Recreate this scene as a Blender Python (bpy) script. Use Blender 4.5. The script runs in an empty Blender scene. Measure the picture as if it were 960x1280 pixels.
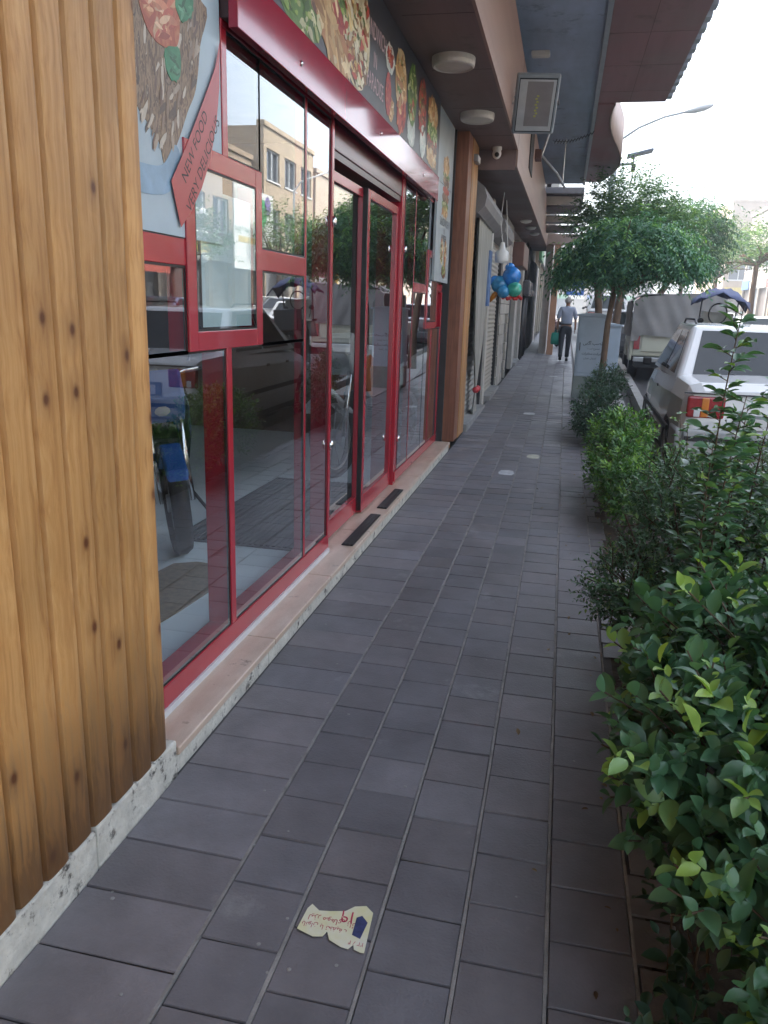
import bpy, math, random
import numpy as np
from mathutils import Vector, Matrix, Euler
R=math.radians
random.seed(7); rng=np.random.default_rng(7)
SC=bpy.context.scene; COL=SC.collection
# ---------------------------------------------------------------- camera
cam=bpy.data.objects.new('camera',bpy.data.cameras.new('camera')); COL.objects.link(cam)
Rw=np.array([[0.9749950316283869,-0.08627833272210278,0.20479437883559057],
             [0.2199576145702932,0.24331594532112077,-0.9446777220539477],
             [0.03167548093569519,0.9661021685387026,0.2562094140587128]])
M=Matrix([list(r) for r in Rw]).to_4x4(); M.translation=(0,0,1.6); cam.matrix_world=M
cam.data.sensor_fit='VERTICAL'; cam.data.sensor_height=24; cam.data.lens=24*970.63/1280
cam.data.clip_start=.05; cam.data.clip_end=2000
SC.camera=cam
# ---------------------------------------------------------------- light
SUN_EL,SUN_AZ=54,-76       # azimuth of the sun measured from +Y clockwise: it stands to the left
w=bpy.data.worlds.new('World'); SC.world=w; w.use_nodes=True
nt=w.node_tree; bg=nt.nodes['Background']
sky=nt.nodes.new('ShaderNodeTexSky'); sky.sky_type='NISHITA'; sky.sun_disc=False
sky.sun_elevation=R(SUN_EL); sky.sun_rotation=R(SUN_AZ); sky.air_density=1.3; sky.dust_density=4.5; sky.ozone_density=1.5
hs=nt.nodes.new('ShaderNodeHueSaturation'); hs.inputs['Saturation'].default_value=.6; nt.links.new(sky.outputs[0],hs.inputs['Color']); nt.links.new(hs.outputs[0],bg.inputs[0]); bg.inputs[1].default_value=.15
sd=bpy.data.lights.new('sun','SUN'); sd.energy=2.0; sd.angle=R(.6); sd.color=(1,.95,.87)
so=bpy.data.objects.new('sun',sd); COL.objects.link(so)
az=R(SUN_AZ); el=R(SUN_EL)
sdir=Vector((math.sin(az)*math.cos(el),math.cos(az)*math.cos(el),math.sin(el)))
so.rotation_euler=sdir.to_track_quat('Z','Y').to_euler()
SC.view_settings.view_transform='Standard'; SC.view_settings.look='None'
SC.view_settings.gamma=1; SC.view_settings.use_curve_mapping=False
SC.view_settings.exposure=2.6
SC.render.engine='CYCLES'
SC.cycles.max_bounces=10; SC.cycles.transparent_max_bounces=16; SC.cycles.glossy_bounces=5
SC.cycles.caustics_reflective=False; SC.cycles.caustics_refractive=False
# ---------------------------------------------------------------- helpers
def gz(y): return max(0.,(y-9)*.018) if y<60 else .918
class MB:
    def __init__(s): s.v=[];s.f=[];s.c=[];s.col=None
    def add(s,vs,fs,col=None):
        n=len(s.v); s.v+= [tuple(p) for p in vs]; s.f+=[tuple(i+n for i in f) for f in fs]
        s.c+=[col if col is not None else (1,1,1)]*len(fs); return s
    def box(s,x0,x1,y0,y1,z0,z1,col=None):
        v=[(x0,y0,z0),(x1,y0,z0),(x1,y1,z0),(x0,y1,z0),(x0,y0,z1),(x1,y0,z1),(x1,y1,z1),(x0,y1,z1)]
        return s.add(v,[(3,2,1,0),(4,5,6,7),(0,1,5,4),(1,2,6,5),(2,3,7,6),(3,0,4,7)],col)
    def obox(s,c,u,v,w,col=None):
        c,u,v,w=map(Vector,(c,u,v,w)); P=[c-u-v-w,c+u-v-w,c+u+v-w,c-u+v-w,c-u-v+w,c+u-v+w,c+u+v+w,c-u+v+w]
        return s.add(P,[(3,2,1,0),(4,5,6,7),(0,1,5,4),(1,2,6,5),(2,3,7,6),(3,0,4,7)],col)
    def tube(s,pts,r,n=8,caps=True,col=None):
        pts=[Vector(p) for p in pts]; rs=r if isinstance(r,(list,tuple)) else [r]*len(pts)
        vs=[];fs=[];prev=None
        for i,p in enumerate(pts):
            d=(pts[min(i+1,len(pts)-1)]-pts[max(i-1,0)]).normalized()
            if prev is None:
                a=d.orthogonal().normalized()
            else:
                a=(prev-d*prev.dot(d)); a=a.normalized() if a.length>1e-6 else d.orthogonal().normalized()
            prev=a; b=d.cross(a)
            for k in range(n):
                t=2*math.pi*k/n; vs.append(p+(a*math.cos(t)+b*math.sin(t))*rs[i])
        m=len(pts)
        for i in range(m-1):
            for k in range(n):
                fs.append((i*n+k,i*n+(k+1)%n,(i+1)*n+(k+1)%n,(i+1)*n+k))
        if caps: fs.append(tuple(range(n-1,-1,-1))); fs.append(tuple((m-1)*n+k for k in range(n)))
        return s.add(vs,fs,col)
    def lathe(s,c,axis,prof,n=20,col=None):   # prof: (radius, along)
        c=Vector(c); d=Vector(axis).normalized(); a=d.orthogonal().normalized(); b=d.cross(a); vs=[];fs=[]
        for r,h in prof:
            for k in range(n):
                t=2*math.pi*k/n; vs.append(c+d*h+(a*math.cos(t)+b*math.sin(t))*max(r,1e-4))
        for i in range(len(prof)-1):
            for k in range(n): fs.append((i*n+k,i*n+(k+1)%n,(i+1)*n+(k+1)%n,(i+1)*n+k))
        return s.add(vs,fs,col)
    def ball(s,c,r,n=14,m=9,sc=(1,1,1),col=None):
        vs=[];fs=[]
        for i in range(m+1):
            ph=math.pi*i/m
            for k in range(n):
                t=2*math.pi*k/n
                vs.append((c[0]+sc[0]*r*math.sin(ph)*math.cos(t),c[1]+sc[1]*r*math.sin(ph)*math.sin(t),c[2]+sc[2]*r*math.cos(ph)))
        for i in range(m):
            for k in range(n): fs.append((i*n+k,(i+1)*n+k,(i+1)*n+(k+1)%n,i*n+(k+1)%n))
        return s.add(vs,fs,col)
    def prism(s,poly,f0,f1,col=None):         # poly 2D list, f0/f1 map (a,b)->3D for the two faces
        n=len(poly); vs=[f0(*p) for p in poly]+[f1(*p) for p in poly]
        fs=[tuple(range(n)),tuple(range(2*n-1,n-1,-1))]+[(i,i+n,(i+1)%n+n,(i+1)%n) for i in range(n)]
        return s.add(vs,fs,col)
    def build(s,name,mat,parent=None,smooth=False,bevel=0,seg=2,solid=0,fix=True):
        me=bpy.data.meshes.new(name); me.from_pydata(s.v,[],s.f); me.update()
        if fix:
            import bmesh
            b=bmesh.new(); b.from_mesh(me); bmesh.ops.recalc_face_normals(b,faces=b.faces); b.to_mesh(me); b.free()
        ca=me.attributes.new('tint','FLOAT_COLOR','FACE')
        arr=np.ones((len(s.f),4),np.float32); arr[:,:3]=np.array(s.c,np.float32).reshape(-1,3); ca.data.foreach_set('color',arr.ravel())
        if smooth: me.polygons.foreach_set('use_smooth',[True]*len(me.polygons))
        if mat: me.materials.append(mat)
        o=bpy.data.objects.new(name,me); COL.objects.link(o)
        if parent:
            o.parent=parent; wl=parent.get('_w',(0,0,0)); o.location=[-a for a in wl] if '_w' in parent else (0,0,0)
        if bevel:
            m=o.modifiers.new('bevel','BEVEL'); m.width=bevel; m.segments=seg; m.limit_method='ANGLE'; m.angle_limit=R(40); m.harden_normals=False
            if smooth is False and seg>1:
                pass
        return o
def tag(o,label=None,cat=None,group=None,kind=None):
    if label: o['label']=label
    if cat: o['category']=cat
    if group: o['group']=group
    if kind: o['kind']=kind
    return o
def T(name,label,cat,loc=(0,0,0),group=None):
    o=bpy.data.objects.new(name,None); COL.objects.link(o); o.location=loc; o.empty_display_size=.1
    o['_w']=tuple(float(a) for a in loc)
    return tag(o,label,cat,group)
def kids(o): return [c for c in bpy.data.objects if c.parent==o]
def copy_tree(o,loc,rz=None,label=None,par=None):
    c=o.copy(); COL.objects.link(c)
    if par: c.parent=par
    else:
        c.location=loc
        if rz is not None: c.rotation_euler=(0,0,rz)
        if label: c['label']=label
    for k in kids(o):
        copy_tree(k,None,par=c)
    return c
def text(mb,s,size,f,depth=0,bold=.0):       # f maps (u,v)->3D ; centred
    cu=bpy.data.curves.new('t','FONT'); cu.body=s; cu.size=size; cu.align_x='CENTER'; cu.align_y='CENTER'; cu.offset=bold; cu.resolution_u=3
    o=bpy.data.objects.new('t',cu); COL.objects.link(o)
    dg=bpy.context.evaluated_depsgraph_get(); me=bpy.data.meshes.new_from_object(o.evaluated_get(dg))
    vs=[f(v.co.x,v.co.y) for v in me.vertices]; fs=[tuple(p.vertices) for p in me.polygons]
    bpy.data.objects.remove(o); bpy.data.curves.remove(cu); bpy.data.meshes.remove(me)
    if fs: mb.add(vs,fs)
    return mb
# Persian letters -> joined forms, visual order
PF={'ا':(0xFE8D,0xFE8E,0,0),'ب':(0xFE8F,0xFE90,0xFE91,0xFE92),'ت':(0xFE95,0xFE96,0xFE97,0xFE98),'خ':(0xFEA5,0xFEA6,0xFEA7,0xFEA8),
'د':(0xFEA9,0xFEAA,0,0),'ر':(0xFEAD,0xFEAE,0,0),'ز':(0xFEAF,0xFEB0,0,0),'ش':(0xFEB5,0xFEB6,0xFEB7,0xFEB8),'ف':(0xFED1,0xFED2,0xFED3,0xFED4),
'ل':(0xFEDD,0xFEDE,0xFEDF,0xFEE0),'م':(0xFEE1,0xFEE2,0xFEE3,0xFEE4),'ن':(0xFEE5,0xFEE6,0xFEE7,0xFEE8),'ه':(0xFEE9,0xFEEA,0xFEEB,0xFEEC),
'و':(0xFEED,0xFEEE,0,0),'ی':(0xFBFC,0xFBFD,0xFBFE,0xFBFF),'ع':(0xFEC9,0xFECA,0xFECB,0xFECC),'س':(0xFEB1,0xFEB2,0xFEB3,0xFEB4),
'ک':(0xFB8E,0xFB8F,0xFB90,0xFB91),'ئ':(0xFE89,0xFE8A,0xFE8B,0xFE8C),'ص':(0xFEB9,0xFEBA,0xFEBB,0xFEBC),'آ':(0xFE81,0xFE82,0,0),'گ':(0xFB92,0xFB93,0xFB94,0xFB95)}
def fa(s):
    out=[]
    for i,ch in enumerate(s):
        if ch not in PF: out.append(ch); continue
        pj=i>0 and s[i-1] in PF and PF[s[i-1]][2]!=0
        nj=i+1<len(s) and s[i+1] in PF and PF[ch][2]!=0
        out.append(chr(PF[ch][3] if pj and nj else PF[ch][1] if pj else PF[ch][2] if nj else PF[ch][0]))
    return ''.join(reversed(out))
# ---------------------------------------------------------------- materials
def N(nt,t,**k):
    n=nt.nodes.new(t)
    for a,b in k.items(): setattr(n,a,b)
    return n
MATS={}
def mat(name,col,rough=.6,metal=0,var=.12,scale=6,bump=.0,bscale=40,col2=None,spec=.5,tint=False,stretch=(1,1,1),coat=0,dirt=None,trans=0,sheen=0,emit=None,detail=6,macro=0):
    if name in MATS: return MATS[name]
    m=bpy.data.materials.new(name); m.use_nodes=True; nt=m.node_tree; L=nt.links.new; b=nt.nodes['Principled BSDF']
    tc=N(nt,'ShaderNodeTexCoord'); mp=N(nt,'ShaderNodeMapping'); mp.inputs['Scale'].default_value=stretch; L(tc.outputs['Object'],mp.inputs['Vector'])
    no=N(nt,'ShaderNodeTexNoise'); no.inputs['Scale'].default_value=scale; no.inputs['Detail'].default_value=detail; no.inputs['Roughness'].default_value=.6; L(mp.outputs[0],no.inputs['Vector'])
    cr=N(nt,'ShaderNodeValToRGB'); a=col; c2=col2 or tuple(min(1,c*(1+var)) for c in col); c1=col if col2 else tuple(c*(1-var) for c in col)
    cr.color_ramp.elements[0].position=.32; cr.color_ramp.elements[1].position=.68
    cr.color_ramp.elements[0].color=(*c1,1); cr.color_ramp.elements[1].color=(*c2,1); L(no.outputs[0],cr.inputs[0])
    out=cr.outputs[0]
    if dirt:
        n2=N(nt,'ShaderNodeTexNoise'); n2.inputs['Scale'].default_value=dirt[1]; n2.inputs['Detail'].default_value=9; n2.inputs['Roughness'].default_value=.7; L(tc.outputs['Object'],n2.inputs['Vector'])
        r2=N(nt,'ShaderNodeValToRGB'); r2.color_ramp.elements[0].position=dirt[2]; r2.color_ramp.elements[1].position=dirt[2]+.09; L(n2.outputs[0],r2.inputs[0])
        mx=N(nt,'ShaderNodeMix',data_type='RGBA'); L(r2.outputs[0],mx.inputs['Factor']); L(out,mx.inputs[6]); mx.inputs[7].default_value=(*dirt[0],1); out=mx.outputs[2]
    if macro:
        n4=N(nt,'ShaderNodeTexNoise'); n4.inputs['Scale'].default_value=macro; n4.inputs['Detail'].default_value=6; n4.inputs['Roughness'].default_value=.65; L(tc.outputs['Object'],n4.inputs['Vector'])
        r4=N(nt,'ShaderNodeMapRange'); r4.inputs['From Min'].default_value=.3; r4.inputs['From Max'].default_value=.7; r4.inputs['To Min'].default_value=.80; r4.inputs['To Max'].default_value=1.22; L(n4.outputs[0],r4.inputs['Value'])
        m4=N(nt,'ShaderNodeMix',data_type='RGBA',blend_type='MULTIPLY'); m4.inputs['Factor'].default_value=1; L(out,m4.inputs[6]); L(r4.outputs[0],m4.inputs[7]); out=m4.outputs[2]
        r5=N(nt,'ShaderNodeMapRange'); r5.inputs['From Min'].default_value=.35; r5.inputs['From Max'].default_value=.65; r5.inputs['To Min'].default_value=max(0,rough-.10); r5.inputs['To Max'].default_value=min(1,rough+.14); L(n4.outputs[0],r5.inputs['Value']); L(r5.outputs[0],b.inputs['Roughness'])
    if tint:
        at=N(nt,'ShaderNodeAttribute',attribute_name='tint'); mx=N(nt,'ShaderNodeMix',data_type='RGBA',blend_type='MULTIPLY'); mx.inputs['Factor'].default_value=1
        L(out,mx.inputs[6]); L(at.outputs['Color'],mx.inputs[7]); out=mx.outputs[2]
    L(out,b.inputs['Base Color'])
    b.inputs['Roughness'].default_value=rough
    b.inputs['Metallic'].default_value=metal; b.inputs['Specular IOR Level'].default_value=spec
    if coat: b.inputs['Coat Weight'].default_value=coat; b.inputs['Coat Roughness'].default_value=.05
    if trans: b.inputs['Transmission Weight'].default_value=trans
    if emit: b.inputs['Emission Color'].default_value=(*emit[0],1); b.inputs['Emission Strength'].default_value=emit[1]
    if bump:
        n3=N(nt,'ShaderNodeTexNoise'); n3.inputs['Scale'].default_value=bscale; n3.inputs['Detail'].default_value=5; L(mp.outputs[0],n3.inputs['Vector'])
        bp=N(nt,'ShaderNodeBump'); bp.inputs['Strength'].default_value=min(1,bump); bp.inputs['Distance'].default_value=.01; L(n3.outputs[0],bp.inputs['Height']); L(bp.outputs[0],b.inputs['Normal'])
    MATS[name]=m; return m
def glassmat(name,tint=(.86,.9,.9),boost=2.0,mn=.05):
    m=bpy.data.materials.new(name); m.use_nodes=True; nt=m.node_tree; L=nt.links.new
    for n in list(nt.nodes):
        if n.type!='OUTPUT_MATERIAL': nt.nodes.remove(n)
    o=[n for n in nt.nodes][0]; t=N(nt,'ShaderNodeBsdfTransparent'); t.inputs[0].default_value=(*tint,1)
    g=N(nt,'ShaderNodeBsdfGlossy'); g.inputs['Roughness'].default_value=.0; g.inputs[0].default_value=(.95,.97,1,1)
    lw=N(nt,'ShaderNodeFresnel'); lw.inputs[0].default_value=1.5; ma=N(nt,'ShaderNodeMath',operation='MULTIPLY_ADD',use_clamp=True); ma.inputs[1].default_value=boost; ma.inputs[2].default_value=mn
    mx=N(nt,'ShaderNodeMixShader'); L(lw.outputs[0],ma.inputs[0])
    ge=N(nt,'ShaderNodeNewGeometry'); iv=N(nt,'ShaderNodeMath',operation='SUBTRACT'); iv.inputs[0].default_value=1; L(ge.outputs['Backfacing'],iv.inputs[1])
    mm=N(nt,'ShaderNodeMath',operation='MULTIPLY'); L(ma.outputs[0],mm.inputs[0]); L(iv.outputs[0],mm.inputs[1]); L(mm.outputs[0],mx.inputs[0]); L(t.outputs[0],mx.inputs[1]); L(g.outputs[0],mx.inputs[2]); L(mx.outputs[0],o.inputs[0])
    return m
def woodmat(name,base,light,dark,axis='Z',knot=5.6,bottom=False):
    m=bpy.data.materials.new(name); m.use_nodes=True; nt=m.node_tree; L=nt.links.new; b=nt.nodes['Principled BSDF']
    tc=N(nt,'ShaderNodeTexCoord'); at=N(nt,'ShaderNodeAttribute',attribute_name='tint')
    off=N(nt,'ShaderNodeVectorMath',operation='MULTIPLY_ADD'); off.inputs[1].default_value=(0,0,37); L(at.outputs['Color'],off.inputs[0]); L(tc.outputs['Object'],off.inputs[2])
    # knots: sparse stretched cells
    sq=N(nt,'ShaderNodeSeparateXYZ'); L(off.outputs[0],sq.inputs[0]); cq=N(nt,'ShaderNodeCombineXYZ'); L(sq.outputs['Y'],cq.inputs[0]); L(sq.outputs['Z'],cq.inputs[1])
    mk=N(nt,'ShaderNodeMapping'); mk.inputs['Scale'].default_value=(8.4,knot,1); L(cq.outputs[0],mk.inputs['Vector'])
    vo=N(nt,'ShaderNodeTexVoronoi',voronoi_dimensions='2D'); vo.inputs['Scale'].default_value=1.; vo.inputs['Randomness'].default_value=.75; L(mk.outputs[0],vo.inputs['Vector'])
    sc_=N(nt,'ShaderNodeSeparateColor'); L(vo.outputs['Color'],sc_.inputs[0]); gt=N(nt,'ShaderNodeMath',operation='GREATER_THAN'); gt.inputs[1].default_value=.80; L(sc_.outputs[0],gt.inputs[0])
    # grain, bent round the knots
    mg=N(nt,'ShaderNodeMapping'); mg.inputs['Scale'].default_value=(55,55,.42); L(off.outputs[0],mg.inputs['Vector'])
    dk=N(nt,'ShaderNodeMath',operation='MULTIPLY'); L(vo.outputs['Distance'],dk.inputs[0]); dk.inputs[1].default_value=1.1
    va=N(nt,'ShaderNodeVectorMath',operation='ADD'); L(mg.outputs[0],va.inputs[0]); L(dk.outputs[0],va.inputs[1])
    gr=N(nt,'ShaderNodeTexNoise'); gr.inputs['Scale'].default_value=1.; gr.inputs['Detail'].default_value=7; gr.inputs['Roughness'].default_value=.62; L(va.outputs[0],gr.inputs['Vector'])
    cr=N(nt,'ShaderNodeValToRGB'); e=cr.color_ramp.elements; e[0].position=.30; e[0].color=(*dark,1); e[1].position=.68; e[1].color=(*light,1)
    e2=cr.color_ramp.elements.new(.48); e2.color=(*base,1); L(gr.outputs[0],cr.inputs[0])
    kr=N(nt,'ShaderNodeValToRGB'); kr.color_ramp.elements[0].position=.05; kr.color_ramp.elements[0].color=(1,1,1,1); kr.color_ramp.elements[1].position=.42; kr.color_ramp.elements[1].color=(0,0,0,1)
    k3=kr.color_ramp.elements.new(.10); k3.color=(.55,.55,.55,1); k4=kr.color_ramp.elements.new(.15); k4.color=(.25,.25,.25,1); L(vo.outputs['Distance'],kr.inputs[0])
    mx=N(nt,'ShaderNodeMix',data_type='RGBA'); kmm=N(nt,'ShaderNodeMath',operation='MULTIPLY'); L(kr.outputs[0],kmm.inputs[0]); L(gt.outputs[0],kmm.inputs[1]); L(kmm.outputs[0],mx.inputs['Factor']); L(cr.outputs[0],mx.inputs[6]); mx.inputs[7].default_value=(.13,.045,.016,1)
    # broad blotches
    bn=N(nt,'ShaderNodeTexNoise'); bn.inputs['Scale'].default_value=3; bn.inputs['Detail'].default_value=4; L(off.outputs[0],bn.inputs['Vector'])
    br=N(nt,'ShaderNodeMapRange'); br.inputs['From Min'].default_value=.3; br.inputs['From Max'].default_value=.7; br.inputs['To Min'].default_value=.84; br.inputs['To Max'].default_value=1.12; L(bn.outputs[0],br.inputs['Value'])
    m2=N(nt,'ShaderNodeMix',data_type='RGBA',blend_type='MULTIPLY'); m2.inputs['Factor'].default_value=1; L(mx.outputs[2],m2.inputs[6]); L(br.outputs[0],m2.inputs[7]); out=m2.outputs[2]
    sv=N(nt,'ShaderNodeSeparateColor'); L(at.outputs['Color'],sv.inputs[0]); tv=N(nt,'ShaderNodeMapRange'); tv.inputs['To Min'].default_value=.86; tv.inputs['To Max'].default_value=1.14; L(sv.outputs[1],tv.inputs['Value'])
    m4=N(nt,'ShaderNodeMix',data_type='RGBA',blend_type='MULTIPLY'); m4.inputs['Factor'].default_value=1; L(out,m4.inputs[6]); L(tv.outputs[0],m4.inputs[7]); out=m4.outputs[2]
    if bottom:  # wet rot and splash dirt at the foot of the boards
        sx=N(nt,'ShaderNodeSeparateXYZ'); L(tc.outputs['Object'],sx.inputs[0])
        ad=N(nt,'ShaderNodeMath',operation='MULTIPLY_ADD'); L(gr.outputs[0],ad.inputs[0]); ad.inputs[1].default_value=-.8; L(sx.outputs['Z'],ad.inputs[2])
        rr=N(nt,'ShaderNodeMapRange'); rr.inputs['From Min'].default_value=-.20; rr.inputs['From Max'].default_value=.22; rr.inputs['To Min'].default_value=.85; rr.inputs['To Max'].default_value=0; L(ad.outputs[0],rr.inputs['Value'])
        m3=N(nt,'ShaderNodeMix',data_type='RGBA'); L(rr.outputs[0],m3.inputs['Factor']); L(out,m3.inputs[6]); m3.inputs[7].default_value=(.07,.032,.014,1); out=m3.outputs[2]
    L(out,b.inputs['Base Color']); b.inputs['Roughness'].default_value=.42; b.inputs['Specular IOR Level'].default_value=.4
    bp=N(nt,'ShaderNodeBump'); bp.inputs['Strength'].default_value=.25; bp.inputs['Distance'].default_value=.004; L(gr.outputs[0],bp.inputs['Height']); L(bp.outputs[0],b.inputs['Normal'])
    return m
def leafmat(name,dark,light,fresh=None,rough=.42):
    m=bpy.data.materials.new(name); m.use_nodes=True; nt=m.node_tree; L=nt.links.new; b=nt.nodes['Principled BSDF']
    at=N(nt,'ShaderNodeAttribute',attribute_name='tint'); sp=N(nt,'ShaderNodeSeparateColor'); L(at.outputs['Color'],sp.inputs[0])
    cr=N(nt,'ShaderNodeValToRGB'); e=cr.color_ramp.elements; e[0].position=0; e[0].color=(*dark,1); e[1].position=.8; e[1].color=(*light,1)
    e3=e.new(1.); e3.color=(*(fresh or light),1); L(sp.outputs[0],cr.inputs[0]); L(cr.outputs[0],b.inputs['Base Color'])
    b.inputs['Roughness'].default_value=rough; b.inputs['Specular IOR Level'].default_value=.45
    t=N(nt,'ShaderNodeBsdfTranslucent'); mu=N(nt,'ShaderNodeMix',data_type='RGBA',blend_type='MULTIPLY'); mu.inputs['Factor'].default_value=1; L(cr.outputs[0],mu.inputs[6]); mu.inputs[7].default_value=(1.3,1.4,.5,1); L(mu.outputs[2],t.inputs[0])
    mx=N(nt,'ShaderNodeMixShader'); mx.inputs[0].default_value=.28; o=[n for n in nt.nodes if n.type=='OUTPUT_MATERIAL'][0]
    L(b.outputs[0],mx.inputs[1]); L(t.outputs[0],mx.inputs[2]); L(mx.outputs[0],o.inputs[0]); return m
def foodmat(name,cols,scale=18,stretch=(1,1,.5)):
    m=bpy.data.materials.new(name); m.use_nodes=True; nt=m.node_tree; L=nt.links.new; b=nt.nodes['Principled BSDF']
    tc=N(nt,'ShaderNodeTexCoord'); mp=N(nt,'ShaderNodeMapping'); mp.inputs['Scale'].default_value=stretch; mp.inputs['Rotation'].default_value=(.5,0,0); L(tc.outputs['Object'],mp.inputs[0])
    no=N(nt,'ShaderNodeTexNoise'); no.inputs['Scale'].default_value=scale; no.inputs['Detail'].default_value=5; no.inputs['Distortion'].default_value=1.6; L(mp.outputs[0],no.inputs[0])
    cr=N(nt,'ShaderNodeValToRGB'); e=cr.color_ramp.elements; n=len(cols)
    e[0].position=.28; e[0].color=(*cols[0],1); e[1].position=.72; e[1].color=(*cols[-1],1)
    for i in range(1,n-1): q=e.new(.28+.44*i/(n-1)); q.color=(*cols[i],1)
    L(no.outputs[0],cr.inputs[0]); L(cr.outputs[0],b.inputs['Base Color']); b.inputs['Roughness'].default_value=.45; return m

RED=mat('red_powder_coat',(.38,.018,.035),rough=.24,var=.08,scale=3,spec=.55,coat=.25)
REDH=mat('red_gloss_header',(.36,.018,.050),rough=.09,var=.05,scale=1.5,spec=.5,coat=.3,bump=.03,bscale=3)
BLACK=mat('black_rubber',(.012,.012,.013),rough=.5,var=.3)
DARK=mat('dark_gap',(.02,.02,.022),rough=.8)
WHITE=mat('white_paint',(.72,.72,.70),rough=.4,var=.06,scale=3)
CHROME=mat('chrome',(.75,.75,.76),rough=.15,metal=1,var=.03)
STEEL=mat('brushed_steel',(.42,.43,.44),rough=.35,metal=.9,var=.1)
GREYP=mat('grey_plastic',(.22,.23,.24),rough=.5)
ALU=mat('white_aluminium_strip',(.62,.64,.66),rough=.35,var=.05)
GLASS=glassmat('shop_glass',tint=(.95,.97,.97),boost=2.2,mn=.0)
CARGLASS=mat('car_glass',(.02,.025,.028),rough=.04,spec=.28,coat=.1,var=.05)
PLASTER=mat('beige_plaster',(.42,.35,.27),rough=.85,var=.12,scale=2.5,bump=.3,bscale=60,dirt=((.28,.24,.2),1.2,.56))
CLAD=woodmat('varnished_pine_cladding',(.49,.262,.092),(.58,.34,.14),(.37,.175,.058),bottom=True)
POSTD=woodmat('shaded_pine_post',(.21,.085,.05),(.28,.12,.07),(.13,.05,.03),knot=2.)  # shade on the left side of the post, put into a darker wood colour
POSTW=woodmat('varnished_pine_post',(.40,.20,.07),(.50,.28,.11),(.27,.12,.04),knot=2.)
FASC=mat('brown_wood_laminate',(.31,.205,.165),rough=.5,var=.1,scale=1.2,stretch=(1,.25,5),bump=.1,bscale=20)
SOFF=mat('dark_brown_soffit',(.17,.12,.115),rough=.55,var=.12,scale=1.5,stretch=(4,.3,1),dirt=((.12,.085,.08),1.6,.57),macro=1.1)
BAL=mat('blue_grey_painted_slab',(.30,.375,.49),rough=.6,var=.14,scale=1.2,stretch=(3,.6,1),dirt=((.17,.21,.27),1.6,.58),macro=.9)
BROWN=mat('brown_awning_panel',(.25,.135,.145),rough=.5,var=.1,scale=1.5,stretch=(4,.3,1),macro=1.3,dirt=((.17,.095,.10),1.4,.6))
ASPH=mat('asphalt',(.05,.05,.052),rough=.9,var=.25,scale=8,bump=.5,bscale=150)
SOIL=mat('planting_soil',(.045,.034,.024),rough=.95,var=.4,scale=12,bump=.8,bscale=50)
CONC=mat('concrete',(.30,.30,.29),rough=.85,var=.15,scale=5,bump=.35,bscale=80,dirt=((.16,.155,.15),4,.58))
STONE=mat('white_worn_stone',(.54,.53,.47),rough=.75,var=.2,scale=11,bump=.7,bscale=45,dirt=((.07,.065,.055),15,.56))
MARBLE=mat('pink_travertine',(.46,.34,.255),rough=.32,var=.1,scale=9,col2=(.60,.48,.385),stretch=(1,.35,1),bump=.12,bscale=60,dirt=((.23,.17,.13),11,.60))
BARK=mat('bark',(.13,.085,.055),rough=.9,var=.3,scale=20,bump=.8,bscale=60,stretch=(1,1,.25))
TWIG=mat('green_brown_twig',(.09,.06,.035),rough=.8,var=.2)
IRON=mat('black_iron',(.03,.03,.032),rough=.5,var=.2)
# ---------------------------------------------------------------- the setting: ground, pavement, kerb, road
def kx(y): return 1.22+.024*(y-8)
def strip(name,m,xa,xb,y0,y1,z,step=1.,label=None,thick=0.0):
    mb=MB(); ys=list(np.arange(y0,y1,step))+[y1]
    for a,b in zip(ys[:-1],ys[1:]):
        fa_=lambda y:(xa(y) if callable(xa) else xa); fb=lambda y:(xb(y) if callable(xb) else xb)
        za,zb=z+gz(a),z+gz(b)
        P=[(fa_(a),a,za),(fb(a),a,za),(fb(b),b,zb),(fa_(b),b,zb)]
        if thick:
            P+=[(p[0],p[1],p[2]-thick) for p in P]; mb.add(P,[(0,1,2,3),(7,6,5,4),(0,4,5,1),(1,5,6,2),(2,6,7,3),(3,7,4,0)])
        else: mb.add(P,[(0,1,2,3)])
    o=mb.build(name,m,fix=bool(thick)); tag(o,kind='structure'); return o
gm=MB(); G=320
for a,b in ((-G,9),(9,60),(60,G)):
    gm.add([(-G,a,gz(a)-.30),(G,a,gz(a)-.30),(G,b,gz(b)-.30),(-G,b,gz(b)-.30)],[(0,1,2,3)])
tag(gm.build('ground',mat('dusty_ground',(.2,.18,.15),rough=.95,scale=.3),fix=False),kind='structure')
strip('road',ASPH,lambda y:kx(y)+.02,12.2,-12,160,-.06,1.)
strip('far_pavement',CONC,12.2,15,-12,160,.06,2.,thick=.15)
strip('kerb',CONC,lambda y:kx(y),lambda y:kx(y)+.14,-6,60,.03,.5,thick=.2)
strip('gutter_channel',mat('dark_concrete',(.06,.058,.055),rough=.8,var=.3),lambda y:kx(y)-.22,lambda y:kx(y)+.01,-6,60,-.2,1.)  # channel concrete is darker than the kerb
strip('planting_bed',SOIL,.36,lambda y:kx(y)-.215,-3,13.2,-.012,.5,thick=.19)
strip('kerbside_paving',CONC,.372,lambda y:kx(y)-.215,13.2,60,.0,1.,thick=.19)
strip('pavement_bed',mat('dark_joint_grout',(.085,.083,.082),rough=.9,var=.2,scale=20,bump=.4,bscale=120),-1.19,.36,-3,60,-.006,1.)
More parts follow.
